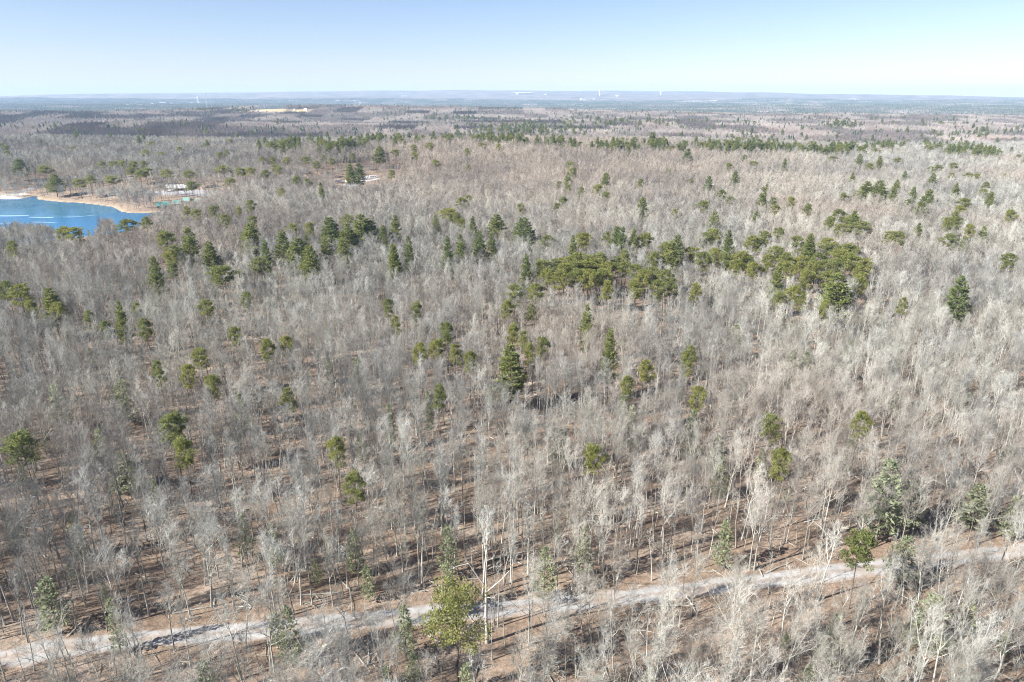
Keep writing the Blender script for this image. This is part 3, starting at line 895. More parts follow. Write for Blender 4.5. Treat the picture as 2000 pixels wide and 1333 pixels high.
# labels that single each one out: what it looks like, where it stands, which one from the left
PLACES = [((0, 130, 275, 345), 'behind the sandy beach'), ((130, 300, 290, 400), 'in the pine stand behind the lake shore'), ((300, 500, 255, 310), 'on the slope beyond the camp'),
          ((300, 500, 310, 385), 'behind the camp parking lot'), ((500, 660, 295, 385), 'between parking lot and camper trailers'), ((660, 790, 270, 352), 'behind the camper trailers'),
          ((790, 1000, 270, 335), 'on the crest of the wooded hill'), ((1000, 1300, 300, 378), 'on the bare middle slope of the hill'), ((1400, 1660, 295, 378), 'below the long pine belt'),
          ((1660, 2001, 295, 350), 'below the far end of the pine belt'), ((1660, 2001, 350, 400), 'in the scattered group on the pale slope'), ((0, 300, 400, 480), 'on the near shore of the lake'),
          ((300, 500, 384, 435), 'in front of the green-roofed cabins'), ((500, 640, 425, 450), 'above the left conifer band'), ((300, 540, 435, 560), 'in the left wing of the conifer band'),
          ((540, 620, 440, 540), 'in the clump left of the evergreen block'), ((620, 730, 410, 500), 'in the dense evergreen block'), ((730, 830, 415, 525), 'beside the dense evergreen block'),
          ((830, 990, 375, 500), 'in the row of pines below the hill'), ((990, 1205, 380, 480), 'just above the dark pine thicket'), ((1000, 1205, 480, 545), 'in the dark pine thicket'),
          ((1205, 1345, 380, 500), 'to the right of the pine thicket'), ((1205, 1365, 500, 565), 'in the fringe right of the thicket'), ((1345, 1500, 380, 540), 'in the middle of the right conifer band'),
          ((1500, 1600, 375, 550), 'in the right conifer band'), ((1600, 1780, 375, 550), 'at the end of the right conifer band'), ((1780, 2001, 378, 520), 'on the pale slope at the far right'),
          ((0, 130, 540, 620), 'in the dark knot near the left edge'), ((130, 500, 560, 660), 'in the grey wood below the lake'), ((740, 1100, 545, 640), 'in the open wood below the thicket'),
          ((1500, 1800, 550, 640), 'just below the right conifer band'), ((280, 620, 630, 780), 'among grey crowns left of centre'), ((800, 1080, 640, 790), 'around the big central pine'),
          ((1100, 1345, 590, 830), 'right of the big central pine'), ((1340, 1700, 620, 760), 'in the whitish wood right of centre'), ((1340, 1700, 745, 935), 'around the wide yellow-green pine'),
          ((620, 780, 490, 820), 'in the bare wood left of centre'), ((0, 480, 740, 970), 'in the shaded wood on the left'), ((1000, 1200, 835, 900), 'in the thin wood at the centre'),
          ((1700, 2001, 580, 1010), 'in the pale wood on the right'), ((0, 620, 1000, 1130), 'above the road on the left'), ((620, 1200, 900, 1125), 'in the open wood above the road'),
          ((1380, 1800, 1010, 1080), 'on the bank above the road on the right'), ((0, 660, 1125, 1250), 'beside the road on the left'), ((660, 960, 1140, 1250), 'beside the road near the pale snag'),
          ((300, 1300, 1250, 1340), 'below the road at the bottom'), ((1500, 1900, 1160, 1340), 'below the road on the right')]
SPECIAL = {(895, 1143): 'big bright yellow-green pine standing over the road beside the pale snag', (997, 674): 'large bushy light green pine standing alone at the centre of the wood',
           (1640, 535): 'broad dome-shaped dark green pine below the right conifer band', (1881, 540): 'lone pointed dark green pine on the pale slope at the right',
           (103, 340): 'tall narrow pine standing alone on the lake point', (246, 424): 'dense round dark pine standing before the blue water', (142, 441): 'small-crowned pine with a bare trunk on the near lake shore',
           (1745, 904): 'tall sparse feathery green pine above the right end of the road', (1505, 798): 'wide bright yellow-green pine in the wood on the right', (1688, 1033): 'rounded yellow-green pine on the bank above the road',
           (38, 838): 'broad dark green pine at the left edge of the wood', (520, 655): 'compact dark green round pine among grey crowns', (386, 677): 'flat-topped yellow-green pine among grey crowns',
           (331, 800): 'wide low yellow-green pine in the shaded wood on the left', (690, 911): 'tall rounded olive green pine in the open wood above the road', (1345, 291): 'single pointed dark pine before the long pine belt',
           (1256, 385): 'lone pointed green pine on the bare middle slope', (740, 285): 'single dark spire-like pine on the skyline of the wooded hill'}
ORD = 'first second third fourth fifth sixth seventh eighth ninth tenth eleventh twelfth thirteenth fourteenth fifteenth sixteenth seventeenth eighteenth nineteenth twentieth twenty-first twenty-second twenty-third twenty-fourth twenty-fifth twenty-sixth'.split()
LOOK = {'w': 'pointed green pine', 'v': 'rounded yellow-green pine', 's': 'feathery young pine'}
KNAME = {'w': 'white_pine_tree', 'v': 'round_crowned_pine_tree', 's': 'young_pine_tree'}
KGROUP = {'w': 'pointed pines in the wood', 'v': 'round-crowned pines in the wood', 's': 'young pines under the bare trees'}
bins = {}
for e in ever:
    e['place'] = next((t for (a, b, c, d), t in PLACES if a <= e['px'] < b and c <= e['y0'] < d), None)
    if (e['px'], e['y0']) in SPECIAL: continue
    if e['place'] is None: e['place'] = 'in the bare wood near ' + ('the left edge' if e['px'] < 400 else 'the centre' if e['px'] < 1300 else 'the right edge')
    bins.setdefault((e['k'], e['place']), []).append(e)
for (k, pl), lst in bins.items():
    lst.sort(key=lambda e: e['px'])
    for i, e in enumerate(lst):
        if len(lst) == 1: e['label'] = 'only %s %s' % (LOOK[k], pl)
        else: e['label'] = '%s %s from the left %s' % (ORD[i], LOOK[k], pl)
for e in ever:
    if (e['px'], e['y0']) in SPECIAL: e['label'] = SPECIAL[e['px'], e['y0']]

def place_tree(name, k, vi, x, y, z, rot, sx, sz, label, cat, group, tilt=(0, 0)):
    root = bpy.data.objects.new(name, None)
    root.empty_display_size = .5
    COL.objects.link(root)
    root.location = (x, y, z); root.rotation_euler = (tilt[0], tilt[1], rot); root.scale = (sx, sx, sz)
    root['label'] = label; root['category'] = cat; root['group'] = group
    for nm, me in (('trunk', TRUNK_ME[k, vi]), ('crown', CROWN_ME[k, vi])):
        c = bpy.data.objects.new(nm, me); COL.objects.link(c); c.parent = root
    return root

H0 = {'w': 26.0, 'v': 21.0, 's': 10.5}
for i, e in enumerate(ever):
    k = e['k']; vi = i % (4 if k == 'v' else len(PROTO[k]))
    if (e['px'], e['y0']) == (895, 1143): vi, e['s'] = 4, 1.0
    place_tree(KNAME[k], k, vi, e['x'], e['y'], float(terrain(e['x'], e['y'])), rng.uniform(0, 6.28), e['s'], e['H'] / H0[k], e['label'], 'pine tree', KGROUP[k])

# far pines too many to tell apart
BELT = [(505, 279, 6), (545, 282, 5), (590, 273, 5), (640, 283, 5), (690, 276, 6), (740, 268, 5), (790, 270, 5), (850, 266, 5), (900, 266, 5), (960, 268, 6), (1010, 270, 5), (1060, 272, 5), (1110, 276, 5), (1170, 280, 3), (1220, 283, 6), (1270, 277, 9),
        (1310, 284, 6), (1360, 279, 5), (1410, 283, 7), (1460, 283, 8), (1510, 283, 8), (1560, 286, 6), (1610, 291, 6), (1660, 287, 6), (1720, 283, 8), (1780, 282, 8), (1840, 285, 8), (1890, 289, 8), (1940, 295, 8), (2010, 303, 8)]
R = np.random.default_rng(77)
pp = []
bx = np.array([b[0] for b in BELT]); by = np.array([b[1] for b in BELT]); bw = np.array([b[2] for b in BELT])
for q in range(1000):
    px = R.uniform(500, 2030)
    if R.random() > .35 + .65 * (math.sin(px / 23.0) * math.sin(px / 61.0 + 1) > -.12): continue
    if 1105 < px < 1215 and R.random() < .6: continue
    py = np.interp(px, bx, by) + R.normal(0, 1) * np.interp(px, bx, bw) * .55
    pp.append((px, py))
for q in range(150): pp.append((R.normal(1020, 55), R.normal(250, 8)))
for cx, cy_, sx, sy, n_ in ((870, 228, 22, 2.5, 26), (915, 229, 14, 2, 26), (1640, 240, 16, 2.5, 34), (1900, 255, 60, 8, 46), (770, 222, 40, 6, 16), (1270, 232, 70, 8, 40), (1130, 240, 70, 12, 40), (620, 272, 60, 6, 24), (395, 212, 6, 2, 10), (455, 213, 5, 2, 12), (475, 214, 4, 1.5, 8), (1500, 262, 120, 10, 40), (1160, 232, 40, 5, 26), (1700, 232, 160, 4, 34)):
    for q in range(n_): pp.append((R.normal(cx, sx), R.normal(cy_, sy)))
for q in range(40): pp.append((R.uniform(0, 560), R.uniform(235, 300)))
for q in range(40): pp.append((R.uniform(1100, 2000), R.uniform(320, 470)))
pos, vid, sc, rt = [], [], [], []
for px, py in pp:
    x, y = hit(px, py, 19.5)
    if y > 4200 or y < 300: continue
    if poly_sd(np.array([x]), np.array([y]), LAKE)[0] < 4 or poly_sd(np.array([x]), np.array([y]), CAMPER_CLEAR)[0] < 2 or poly_sd(np.array([x]), np.array([y]), CAMP)[0] < 5: continue
    pos.append((x, y, float(terrain(x, y))))
    w_ = R.random() < .55
    vid.append(int(R.integers(0, 4)) + (4 if w_ else 0)); s_ = R.uniform(.8, 1.15) * (.95 if w_ else 1.05)
    sc.append((s_ * 1.1, s_ * 1.1, s_)); rt.append((0, 0, R.uniform(0, 6.28)))
scatter('far_pine_stands', pos, vid, rt, sc, proto_collection('far_pine_forms', [WHOLE_ME['v', i] for i in range(4)] + [WHOLE_ME['w', i] for i in range(4)]), 'belts of dark green pines in the valley behind the hill', 'forest')

# ------------------------------------------------------------------ positions of the bare trees
EX = np.array([[e['x'], e['y'], 2.2 + e['w'] * .33 if e['k'] != 's' else 1.2] for e in ever] + [[p[0], p[1], 4.0] for p in pos if p[1] < 1520])

def jitter(cell, r0, r1, seed, half=.87, margin=60):
    R = np.random.default_rng(seed)
    ys = np.arange(r0, r1, cell)
    out = []
    for y in ys:
        w = half * y + margin
        xs = np.arange(-w, w, cell)
        out.append(np.column_stack([xs + R.uniform(-.5, .5, len(xs)) * cell * 1.05, y + R.uniform(-.5, .5, len(xs)) * cell * 1.05]))
    return np.concatenate(out)

def allowed(P, R, near_road=3.2, ev=True):
    x, y = P[:, 0], P[:, 1]
    ok = poly_sd(x, y, LAKE) > 2.0
    nr = y < 420
    d = np.full(len(P), 99.0); d[nr] = path_dist(x[nr], y[nr], ROAD[::6]); ok &= d > near_road
    cs = poly_sd(x, y, CAMP)
    u = R.random(len(P))
    ok &= ~((cs < 3) & (u > .97))
    for Q, m in ((LOT, 2.0), (CAMPER_CLEAR, 0), (CABIN_CLEAR, 0)): ok &= poly_sd(x, y, Q) > m
    ok &= path_dist(x, y, LANE[::2]) > 5.5
    ok &= path_dist(x, y, SHORE_PATH[::2]) > 3
    if ev:
        for e in ever:
            if e['k'] == 's': continue
            d_ = math.hypot(e['x'], e['y']); ux, uy = -e['x'] / d_, -e['y'] / d_
            k = (np.abs(x - e['x']) < 18) & (np.abs(y - e['y']) < 18)
            if k.any():
                al = (x - e['x']) * ux + (y - e['y']) * uy; la = np.abs((x - e['x']) * uy - (y - e['y']) * ux)
                ok &= ~(k & (al > 0) & (al < (13 if d_ > 250 else 8)) & (la < e['w'] * .42 + .8))
        for cx, cy_, rr in EX:
            k = (np.abs(x - cx) < rr) & (np.abs(y - cy_) < rr)
            if k.any(): ok &= ~(k & ((x - cx) ** 2 + (y - cy_) ** 2 < rr * rr))
    return ok

RNG = np.random.default_rng(21)
near = jitter(5.0, 62, 330, 1)
near = near[~((np.hypot(near[:, 0], near[:, 1]) < 190) & (RNG.random(len(near)) < .06))]
near = near[allowed(near, RNG)]
# gaps in the near wood where the floor shows
gap = np.sin(near[:, 0] / 17 + 2) * np.sin(near[:, 1] / 13 + 1) + .5 * np.sin(near[:, 0] / 7) * np.sin(near[:, 1] / 9)
near = near[~((gap > .6) & (RNG.random(len(near)) < .4))]
rd = path_dist(near[:, 0], near[:, 1], ROAD[::6])
ry = np.interp(near[:, 0], ROAD[:, 0], ROAD[:, 1])
near = near[~((near[:, 1] < ry) & (rd < 20) & (RNG.random(len(near)) < np.where(near[:, 0] < 70, .55, .3)))]
SNAG_AT = np.array(hit(951, 1256))
near = near[np.hypot(near[:, 0] - SNAG_AT[0], near[:, 1] - SNAG_AT[1]) > 5.0]
nz = terrain(near[:, 0], near[:, 1])
npx, npy = project(near[:, 0], near[:, 1], nz + 9)
inframe = (npx > -10) & (npx < 2010) & (npy < 1380)
order = np.argsort(np.where(inframe, np.hypot(near[:, 0], near[:, 1]), 1e9))
single = order[:300]
mask = np.zeros(len(near), bool); mask[single] = True
road_y = np.interp(near[:, 0], ROAD[:, 0], ROAD[:, 1])
for i in single:
    x, y = near[i]
    vi = int(RNG.integers(0, 8)); s = RNG.uniform(.6, .95)
    dr = y - road_y[i]
    if dr < 0:
        lab, grp = 'leafless grey hardwood tree on the near side of the gravel road', 'bare trees on the near side of the road'
    elif dr < 14:
        lab, grp = 'leafless grey hardwood tree along the far edge of the gravel road', 'bare trees along the far edge of the road'
    else:
        lab, grp = 'leafless grey hardwood tree in the wood beyond the gravel road', 'bare trees in the wood beyond the road'
    side = 'left of the pale snag' if x < SNAG_AT[0] - 6 else 'right of the pale snag' if x > SNAG_AT[0] + 6 and x < 52 else 'near its right end' if x >= 52 else 'around the pale snag'
    lab = lab.replace('leafless grey hardwood tree', 'leafless grey tree') + ', ' + side; grp = grp + ', ' + side
    place_tree('bare_tree', 'bare', vi, x, y, float(nz[i]), RNG.uniform(0, 6.28), s * RNG.uniform(.9, 1.1), s, lab, 'tree', grp, (RNG.normal(0, .035), RNG.normal(0, .035)))

rest = near[~mask]
n = len(rest); s = RNG.uniform(.6, .95, n)
rot = np.column_stack([RNG.normal(0, .035, n), RNG.normal(0, .035, n), RNG.uniform(0, 6.28, n)])
c_bare = proto_collection('bare_tree_forms', [WHOLE_ME['bare', i] for i in range(8)])
scatter('bare_forest_near', np.column_stack([rest, terrain(rest[:, 0], rest[:, 1])]), RNG.integers(0, 8, n), rot, np.column_stack([s * RNG.uniform(.9, 1.1, n), s * RNG.uniform(.9, 1.1, n), s]), c_bare,
        'mass of leafless grey trees in the near wood', 'forest')

sap = jitter(4.9, 62, 420, 5)
sap = sap[allowed(sap, RNG, 2.9, False)]
sap = sap[RNG.random(len(sap)) < np.where(sap[:, 1] < 200, .9, .65)]
n = len(sap); s = RNG.uniform(.5, 1.0, n)
scatter('saplings', np.column_stack([sap, terrain(sap[:, 0], sap[:, 1])]), RNG.integers(0, 6, n), np.column_stack([RNG.normal(0, .06, n), RNG.normal(0, .06, n), RNG.uniform(0, 6.28, n)]),
        np.column_stack([s, s, s]), proto_collection('sapling_forms', [WHOLE_ME['sapling', i] for i in range(6)]), 'thin leafless saplings scattered under the larger trees', 'saplings')

und = jitter(13.0, 80, 560, 19); und = und[allowed(und, RNG, 3.5, False)]; und = und[RNG.random(len(und)) < .2]
n = len(und); s = RNG.uniform(.35, .95, n)
scatter('young_pine_undergrowth', np.column_stack([und, terrain(und[:, 0], und[:, 1])]), RNG.integers(0, 3, n), np.column_stack([np.zeros(n), np.zeros(n), RNG.uniform(0, 6.28, n)]), np.column_stack([s, s, s]),
        proto_collection('young_pine_forms', [WHOLE_ME['s', i] for i in range(3)]), 'faint pale green young pines dotted under the bare trees', 'undergrowth')
def stick_pile(seed):
    Rr = np.random.default_rng(seed); b = MB()
    for q in range(3):
        a = Rr.uniform(0, 6.28); L = Rr.uniform(1.5, 5); c = Rr.normal(0, 1.2, 2); t = np.linspace(-.5, .5, 4)
        b.tube(np.column_stack([c[0] + t * L * math.cos(a), c[1] + t * L * math.sin(a), .08 + Rr.uniform(0, .25, 4)]), Rr.uniform(.04, .13) * np.array([1, .85, .6, .3]), 4)
    m_ = 26; p0 = np.column_stack([Rr.normal(0, 1.0, m_), Rr.normal(0, 1.0, m_), np.zeros(m_)])
    b.spikes(p0, p0 + np.column_stack([Rr.normal(0, .5, m_), Rr.normal(0, .5, m_), Rr.uniform(.3, 1.3, m_)]), .022)
    return b.mesh('stick_pile', M['bark'])
deb = jitter(5.5, 70, 300, 15); deb = deb[allowed(deb, RNG, 3.2, False)]; deb = deb[RNG.random(len(deb)) < .7]
n = len(deb); s = RNG.uniform(.6, 1.4, n)
scatter('fallen_branches', np.column_stack([deb, terrain(deb[:, 0], deb[:, 1])]), RNG.integers(0, 5, n), np.column_stack([np.zeros(n), np.zeros(n), RNG.uniform(0, 6.28, n)]), np.column_stack([s, s, s]),
        proto_collection('stick_forms', [stick_pile(900 + i) for i in range(5)]), 'fallen branches and low brush on the leaf litter', 'branches')

mid = jitter(5.6, 330, 1500, 9)
mid = mid[allowed(mid, RNG)]
n = len(mid); s = RNG.uniform(.66, .95, n)
csd = poly_sd(mid[:, 0], mid[:, 1], CAMPER_CLEAR)
s = np.where(csd < 30, s * .66, s)
s = np.where(poly_sd(mid[:, 0], mid[:, 1], LAKE) < 45, s * .85, s)
# low growth along the near lake shore, so that the water stays open
LIM = ([-600, 0, 60, 105, 125, 190, 205, 225, 238, 262, 300, 330], [442, 439, 441, 446, 470, 470, 432, 434, 462, 456, 424, 415])
mpx, mpy = project(mid[:, 0], mid[:, 1], terrain(mid[:, 0], mid[:, 1]))
lim = np.interp(mpx, *LIM)
front = (mpx < 330) & (mpy > 440) & (mpy < 600)
full = terrain(mid[:, 0], mid[:, 1])
tpx, tpy = project(mid[:, 0], mid[:, 1], full + 19.5 * s)
room = (mpy - lim) / np.maximum(mpy - tpy, 1e-3)
s = np.where(front & (tpy < lim), s * np.clip(room, 0, 1), s)
keep = s > .3
mid, s = mid[keep], s[keep]
n = len(mid)
scatter('bare_forest_middle_distance', np.column_stack([mid, terrain(mid[:, 0], mid[:, 1])]), RNG.integers(0, 6, n), np.column_stack([RNG.normal(0, .04, n), RNG.normal(0, .04, n), RNG.uniform(0, 6.28, n)]),
        np.column_stack([s * RNG.uniform(.9, 1.15, n), s * RNG.uniform(.9, 1.15, n), s]), proto_collection('mid_tree_forms', [WHOLE_ME['mid', i] for i in range(6)]), 'mass of leafless trees covering the hill and slopes', 'forest')
print('near', len(near), 'sap', len(sap), 'mid', len(mid))

# far woods: patches of simple crowns
def wood_patch(seed, size, n, spikes, thick, pines=0.0):
    R = np.random.default_rng(seed)
    b = MB(); pn = MB()
    g = int(math.sqrt(n)); cell = size / g
    for i in range(g):
        for j in range(g):
            x = (i + .5 + R.uniform(-.5, .5)) * cell - size / 2; y = (j + .5 + R.uniform(-.5, .5)) * cell - size / 2
            H = R.uniform(13, 20); W = R.uniform(.42, .62) * cell + 1.2
            m = spikes
            if R.random() < pines:
                H *= 1.1
                for q in range(4):
                    z0 = H * (.3 + .17 * q); ww = W * (1.0 - .2 * q)
                    t = np.arange(7) * .8976 + R.uniform(0, 1); rr = ww * R.uniform(.7, 1.2, 7)
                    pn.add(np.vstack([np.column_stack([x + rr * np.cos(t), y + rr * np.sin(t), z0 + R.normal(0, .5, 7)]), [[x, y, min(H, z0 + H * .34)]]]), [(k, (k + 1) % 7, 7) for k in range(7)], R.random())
                continue
            a = R.uniform(0, 6.28, m); rr = np.sqrt(R.random(m)) * W
            zz = H * (.55 + .45 * np.sqrt(np.clip(1 - (rr / W) ** 2, 0, 1))) * R.uniform(.8, 1.02, m)
            tip = np.column_stack([x + rr * np.cos(a), y + rr * np.sin(a), zz])
            base = np.column_stack([x + .45 * rr * np.cos(a + .2), y + .45 * rr * np.sin(a + .2), zz - R.uniform(2.5, 5.5, m)])
            b.spikes(np.concatenate([base, [[x, y, -2]]]), np.concatenate([tip, [[x, y, H * .8]]]), np.concatenate([np.full(m, thick), [.28]]), R.random())
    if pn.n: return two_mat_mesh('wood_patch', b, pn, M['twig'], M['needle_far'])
    return b.mesh('wood_patch', M['twig'], tint=True)

def patches(name, r0, r1, size, coll, nv, label, seed):
    R = np.random.default_rng(seed)
    X, Y = np.meshgrid(np.arange(-int((.9 * r1 + 150) / size), int((.9 * r1 + 150) / size) + 1) * size, np.arange(r0 + size / 2, r1, size))
    P = np.column_stack([X.ravel(), Y.ravel()])
    P = P[np.abs(P[:, 0]) < .9 * P[:, 1] + 150]
    ok = np.ones(len(P), bool)
    for Q in FIELDS: ok &= poly_sd(P[:, 0], P[:, 1], Q) > size * .42
    P = P[ok]
    e = 20.0
    gx = (terrain(P[:, 0] + e, P[:, 1]) - terrain(P[:, 0] - e, P[:, 1])) / (2 * e); gy = (terrain(P[:, 0], P[:, 1] + e) - terrain(P[:, 0], P[:, 1] - e)) / (2 * e)
    k = R.integers(0, 4, len(P)) * PI / 2
    # slope in the patch's own turned frame
    rot = []
    for a, sx, sy in zip(k, gx, gy):
        nv_ = Vector((-sx, -sy, 1)).normalized()
        q = nv_.to_track_quat('Z', 'Y') @ Euler((0, 0, a)).to_quaternion()
        q0 = Vector((0, 0, 1)).rotation_difference(nv_) @ Euler((0, 0, a)).to_quaternion()
        rot.append(tuple(q0.to_euler()))
    n = len(P)
    scatter(name, np.column_stack([P, terrain(P[:, 0], P[:, 1])]), R.integers(0, nv, n), np.array(rot), np.column_stack([np.full(n, 1.02), np.full(n, 1.02), R.uniform(.9, 1.1, n)]), coll, label, 'forest')
    return n
c100 = proto_collection('wood_patch_forms', [wood_patch(700 + i, 100.0, 225, 46, .16, [0, .02, .05, .02][i]) for i in range(4)])
c200 = proto_collection('far_wood_patch_forms', [wood_patch(720 + i, 200.0, 400, 20, .45, [.1, .35, .2, .55][i]) for i in range(4)])
print(patches('bare_forest_far', 1500, 3700, 100.0, c100, 4, 'mass of leafless trees on the far ridges', 31),
      patches('bare_forest_distant', 3700, 10500, 200.0, c200, 4, 'hazy bare woods stretching to the horizon', 32))

# ------------------------------------------------------------------ the pale snag and fallen logs beside the road
def snag():
    sx, sy = SNAG_AT
    root = link('dead_snag', None, label='pale dead tree with broken stub limbs beside the road', cat='dead tree', loc=(sx, sy, float(terrain(sx, sy))))
    root.scale = (1.0, 1.0, .74)
    T = MB()
    T.tube([(0, 0, -.6), (.05, 0, 3), (-.1, .1, 8), (0, .1, 13), (.1, 0, 17), (.0, 0, 19.5)], [.42, .34, .30, .26, .21, .15], 8)
    link('trunk', T.mesh('trunk', M['snag'], smooth=True), root)
    L = [([(0, 0, 16.8), (-.9, .2, 18.6), (-2.0, .3, 21), (-3.0, .2, 23.6), (-3.6, .2, 24.4)], .22), ([(-3.0, .2, 23.6), (-4.8, 0, 23.2), (-6.6, -.4, 22.4)], .12), ([(-2.0, .3, 21), (-2.6, 1, 23.4), (-2.4, 1.4, 26)], .09),
         ([(0, 0, 19.4), (.1, .1, 22.5), (.3, .1, 26), (.1, .3, 29)], .19), ([(.2, .1, 24.5), (1.3, -.2, 25.6), (1.9, -.2, 27.5)], .08), ([(.3, .1, 22), (1.6, .3, 22.8), (2.6, .3, 22.4)], .07),
         ([(.1, 0, 15.6), (1.4, -.3, 17.6), (3.0, -.3, 19.8), (4.2, -.2, 22)], .25), ([(3.0, -.3, 19.8), (3.2, .3, 21.4), (2.4, .5, 22.4)], .09), ([(.1, 0, 14), (1.0, -.6, 14.4), (1.7, -.8, 14.9)], .15),
         ([(-.1, 0, 12.2), (-.8, -.5, 12.6)], .12), ([(-1.3, .2, 19.4), (-3.2, -.2, 19.6), (-4.2, -.4, 19.2)], .08)]
    for P, r in L:
        b = MB(); b.tube(P, r * np.linspace(.8, .25, len(P)), 5); 
        link('limb', b.mesh('limb', M['snag'], smooth=True), root)
    C = MB(); Rr = np.random.default_rng(4); A, B = [], []
    for P, r in L:
        for q in range(5):
            t = Rr.uniform(.3, 1) * (len(P) - 1.001); a = int(t); p0 = np.array(P[a]) + (np.array(P[a + 1]) - np.array(P[a])) * (t - a)
            A.append(p0); B.append(p0 + Rr.normal(0, .6, 3) + np.array([0, 0, .7]))
    C.spikes(A, B, .035)
    link('twigs', C.mesh('twigs', M['snag']), root)
snag()
LOGS = [(1120, 1290, 14, .3, .22, 'long pale fallen log below the road near the bottom edge'), (575, 1268, 10, -.25, .16, 'grey fallen log just below the road left of centre'), (620, 1162, 9, .1, .18, 'fallen trunk lying above the road left of the pale snag'),
        (380, 1192, 8, .3, .15, 'dark fallen log on the slope above the road at the left'), (1000, 1085, 12, .35, .2, 'long fallen trunk in the open wood above the snag'), (1520, 1110, 8, .5, .17, 'fallen log on the bank above the road at the right'),
        (1700, 1290, 12, .2, .2, 'pale fallen log below the road at the lower right'), (760, 1000, 9, -.4, .17, 'fallen log among trunks above the road at the centre'), (1600, 1000, 9, .7, .18, 'fallen log in the wood beyond the road at the right')]
for px, py, L, a, r, lab in LOGS:
    x, y = hit(px, py); z = float(terrain(x, y))
    b = MB(); Rr = np.random.default_rng(px)
    t = np.linspace(-.5, .5, 7)
    P = np.column_stack([t * L * math.cos(a), t * L * math.sin(a) + Rr.normal(0, .05, 7), np.full(7, r * .8) + Rr.uniform(0, .06, 7)])
    b.tube(P, r * np.linspace(1.1, .55, 7), 6)
    o = link('fallen_log', b.mesh('fallen_log', M['bark'], smooth=True), label=lab, cat='log', group='fallen logs on the forest floor', loc=(x, y, z))
    c = MB(); A, B = [], []
    for q in range(6):
        p0 = P[int(Rr.integers(2, 7))]; A.append(p0); B.append(p0 + np.array([Rr.normal(0, .6), Rr.normal(0, .6), Rr.uniform(.3, 1.2)]))
    c.spikes(A, B, .04); link('broken_branch', c.mesh('broken_branch', M['bark']), o)

# ------------------------------------------------------------------ camp buildings by the lake
M['green_roof'] = plain('green_metal_roof', (.10, .26, .22), .45, .1, .5)
M['pale_green_roof'] = plain('faded_green_roof', (.15, .25, .215), .5, .1, .5)
M['cabin_wall'] = plain('brown_timber_wall', (.20, .13, .085), .85, .2, 2)
M['grey_roof'] = plain('grey_shingle_roof', (.46, .46, .43), .85, .12, .6)
M['white_paint'] = plain('white_paint', (.66, .66, .65), .5, .05, .5)
M['far_wall'] = plain('weathered_pale_wall', (.52, .50, .47), .7, .1, .2)
M['window_glass'] = plain('dark_window', (.03, .04, .05), .15, .1, 1)
M['timber'] = plain('grey_timber', (.26, .22, .18), .85, .2, 2)
M['concrete'] = plain('concrete', (.5, .48, .45), .9, .1, .5)
M['steel'] = plain('galvanised_steel', (.5, .52, .54), .5, .1, .5)
M['tank_white'] = plain('tank_white_paint', (.74, .80, .82), .45, .05, .2)
M['red_paint'] = plain('red_tower_paint', (.42, .14, .09), .6, .1, .5)
M['tyre'] = plain('rubber', (.03, .03, .03), .8, .1, 2)

def gable(L, W, wall, rise, over, th=.22):
    """roof of two slopes, ridge along x"""
    b = MB()
    for s in (-1, 1):
        e0, e1 = (s * (W / 2 + over), wall - rise * over / (W / 2)), (0, wall + rise)
        v = [(x, y, z + dz) for x in (-L / 2 - over, L / 2 + over) for (y, z) in (e0, e1) for dz in (0, th)]
        q = [(0, 2, 3, 1), (4, 5, 7, 6), (0, 1, 5, 4), (2, 6, 7, 3), (0, 4, 6, 2), (1, 3, 7, 5)]
        f = []
        for a, c, d, e in q: f += [(a, c, d), (a, d, e)]
        b.add(v, f)
    return b
def gable_ends(b, L, W, wall, rise):
    for x in (-L / 2 + .02, L / 2 - .02):
        b.add([(x, -W / 2, wall), (x, W / 2, wall), (x, 0, wall + rise * .97)], [(0, 1, 2)])

def cabin(px, py, rz, L, W, roof, label):
    x, y = hit(px, py)
    root = link('cabin', None, label=label, cat='cabin', group='green-roofed cabins by the lake', loc=(x, y, float(terrain(x, y)) - .1))
    root.rotation_euler = (0, 0, rz)
    b = MB(); b.box(-L / 2, L / 2, -W / 2, W / 2, 0, 3.0); gable_ends(b, L, W, 3.0, 2.6)
    wl_ = link('wall', b.mesh('wall', M['cabin_wall'], tint=False), root)
    link('roof', gable(L, W, 3.0, 2.6, .7).mesh('roof', roof, tint=False), root)
    for wx in (-L / 4, L / 4):
        for sy in (-1, 1):
            b = MB(); b.box(wx - .6, wx + .6, sy * W / 2 - .03, sy * W / 2 + .03, 1.0, 2.1); link('window', b.mesh('window', M['window_glass'], tint=False), root)
    b = MB(); b.box(-.5, .5, -W / 2 - .04, -W / 2 + .04, .1, 2.15); link('door', b.mesh('door', M['white_paint'], tint=False), root)
    b = MB(); b.box(-L / 2, L / 2, -W / 2 - 2.2, -W / 2 - .05, .05, .35); link('porch_deck', b.mesh('porch_deck', M['timber'], tint=False), root)
    for wx in (-L / 2 + .2, 0.9, L / 2 - .2):
        b = MB(); b.box(wx - .08, wx + .08, -W / 2 - 2.1, -W / 2 - 1.94, .35, 2.4); link('post', b.mesh('post', M['timber'], tint=False), root)
    b = MB(); b.add([(-L / 2, -W / 2 - 2.4, 2.4), (L / 2, -W / 2 - 2.4, 2.4), (L / 2, -W / 2 - .72, 2.85), (-L / 2, -W / 2 - .72, 2.85), (-L / 2, -W / 2 - 2.4, 2.52), (L / 2, -W / 2 - 2.4, 2.52), (L / 2, -W / 2 - .72, 2.97), (-L / 2, -W / 2 - .72, 2.97)],
                    [(0, 1, 2), (0, 2, 3), (4, 6, 5), (4, 7, 6), (0, 5, 1), (0, 4, 5), (3, 2, 6), (3, 6, 7), (0, 3, 7), (0, 7, 4), (1, 5, 6), (1, 6, 2)])
    link('porch_roof', b.mesh('porch_roof', roof, tint=False), root)
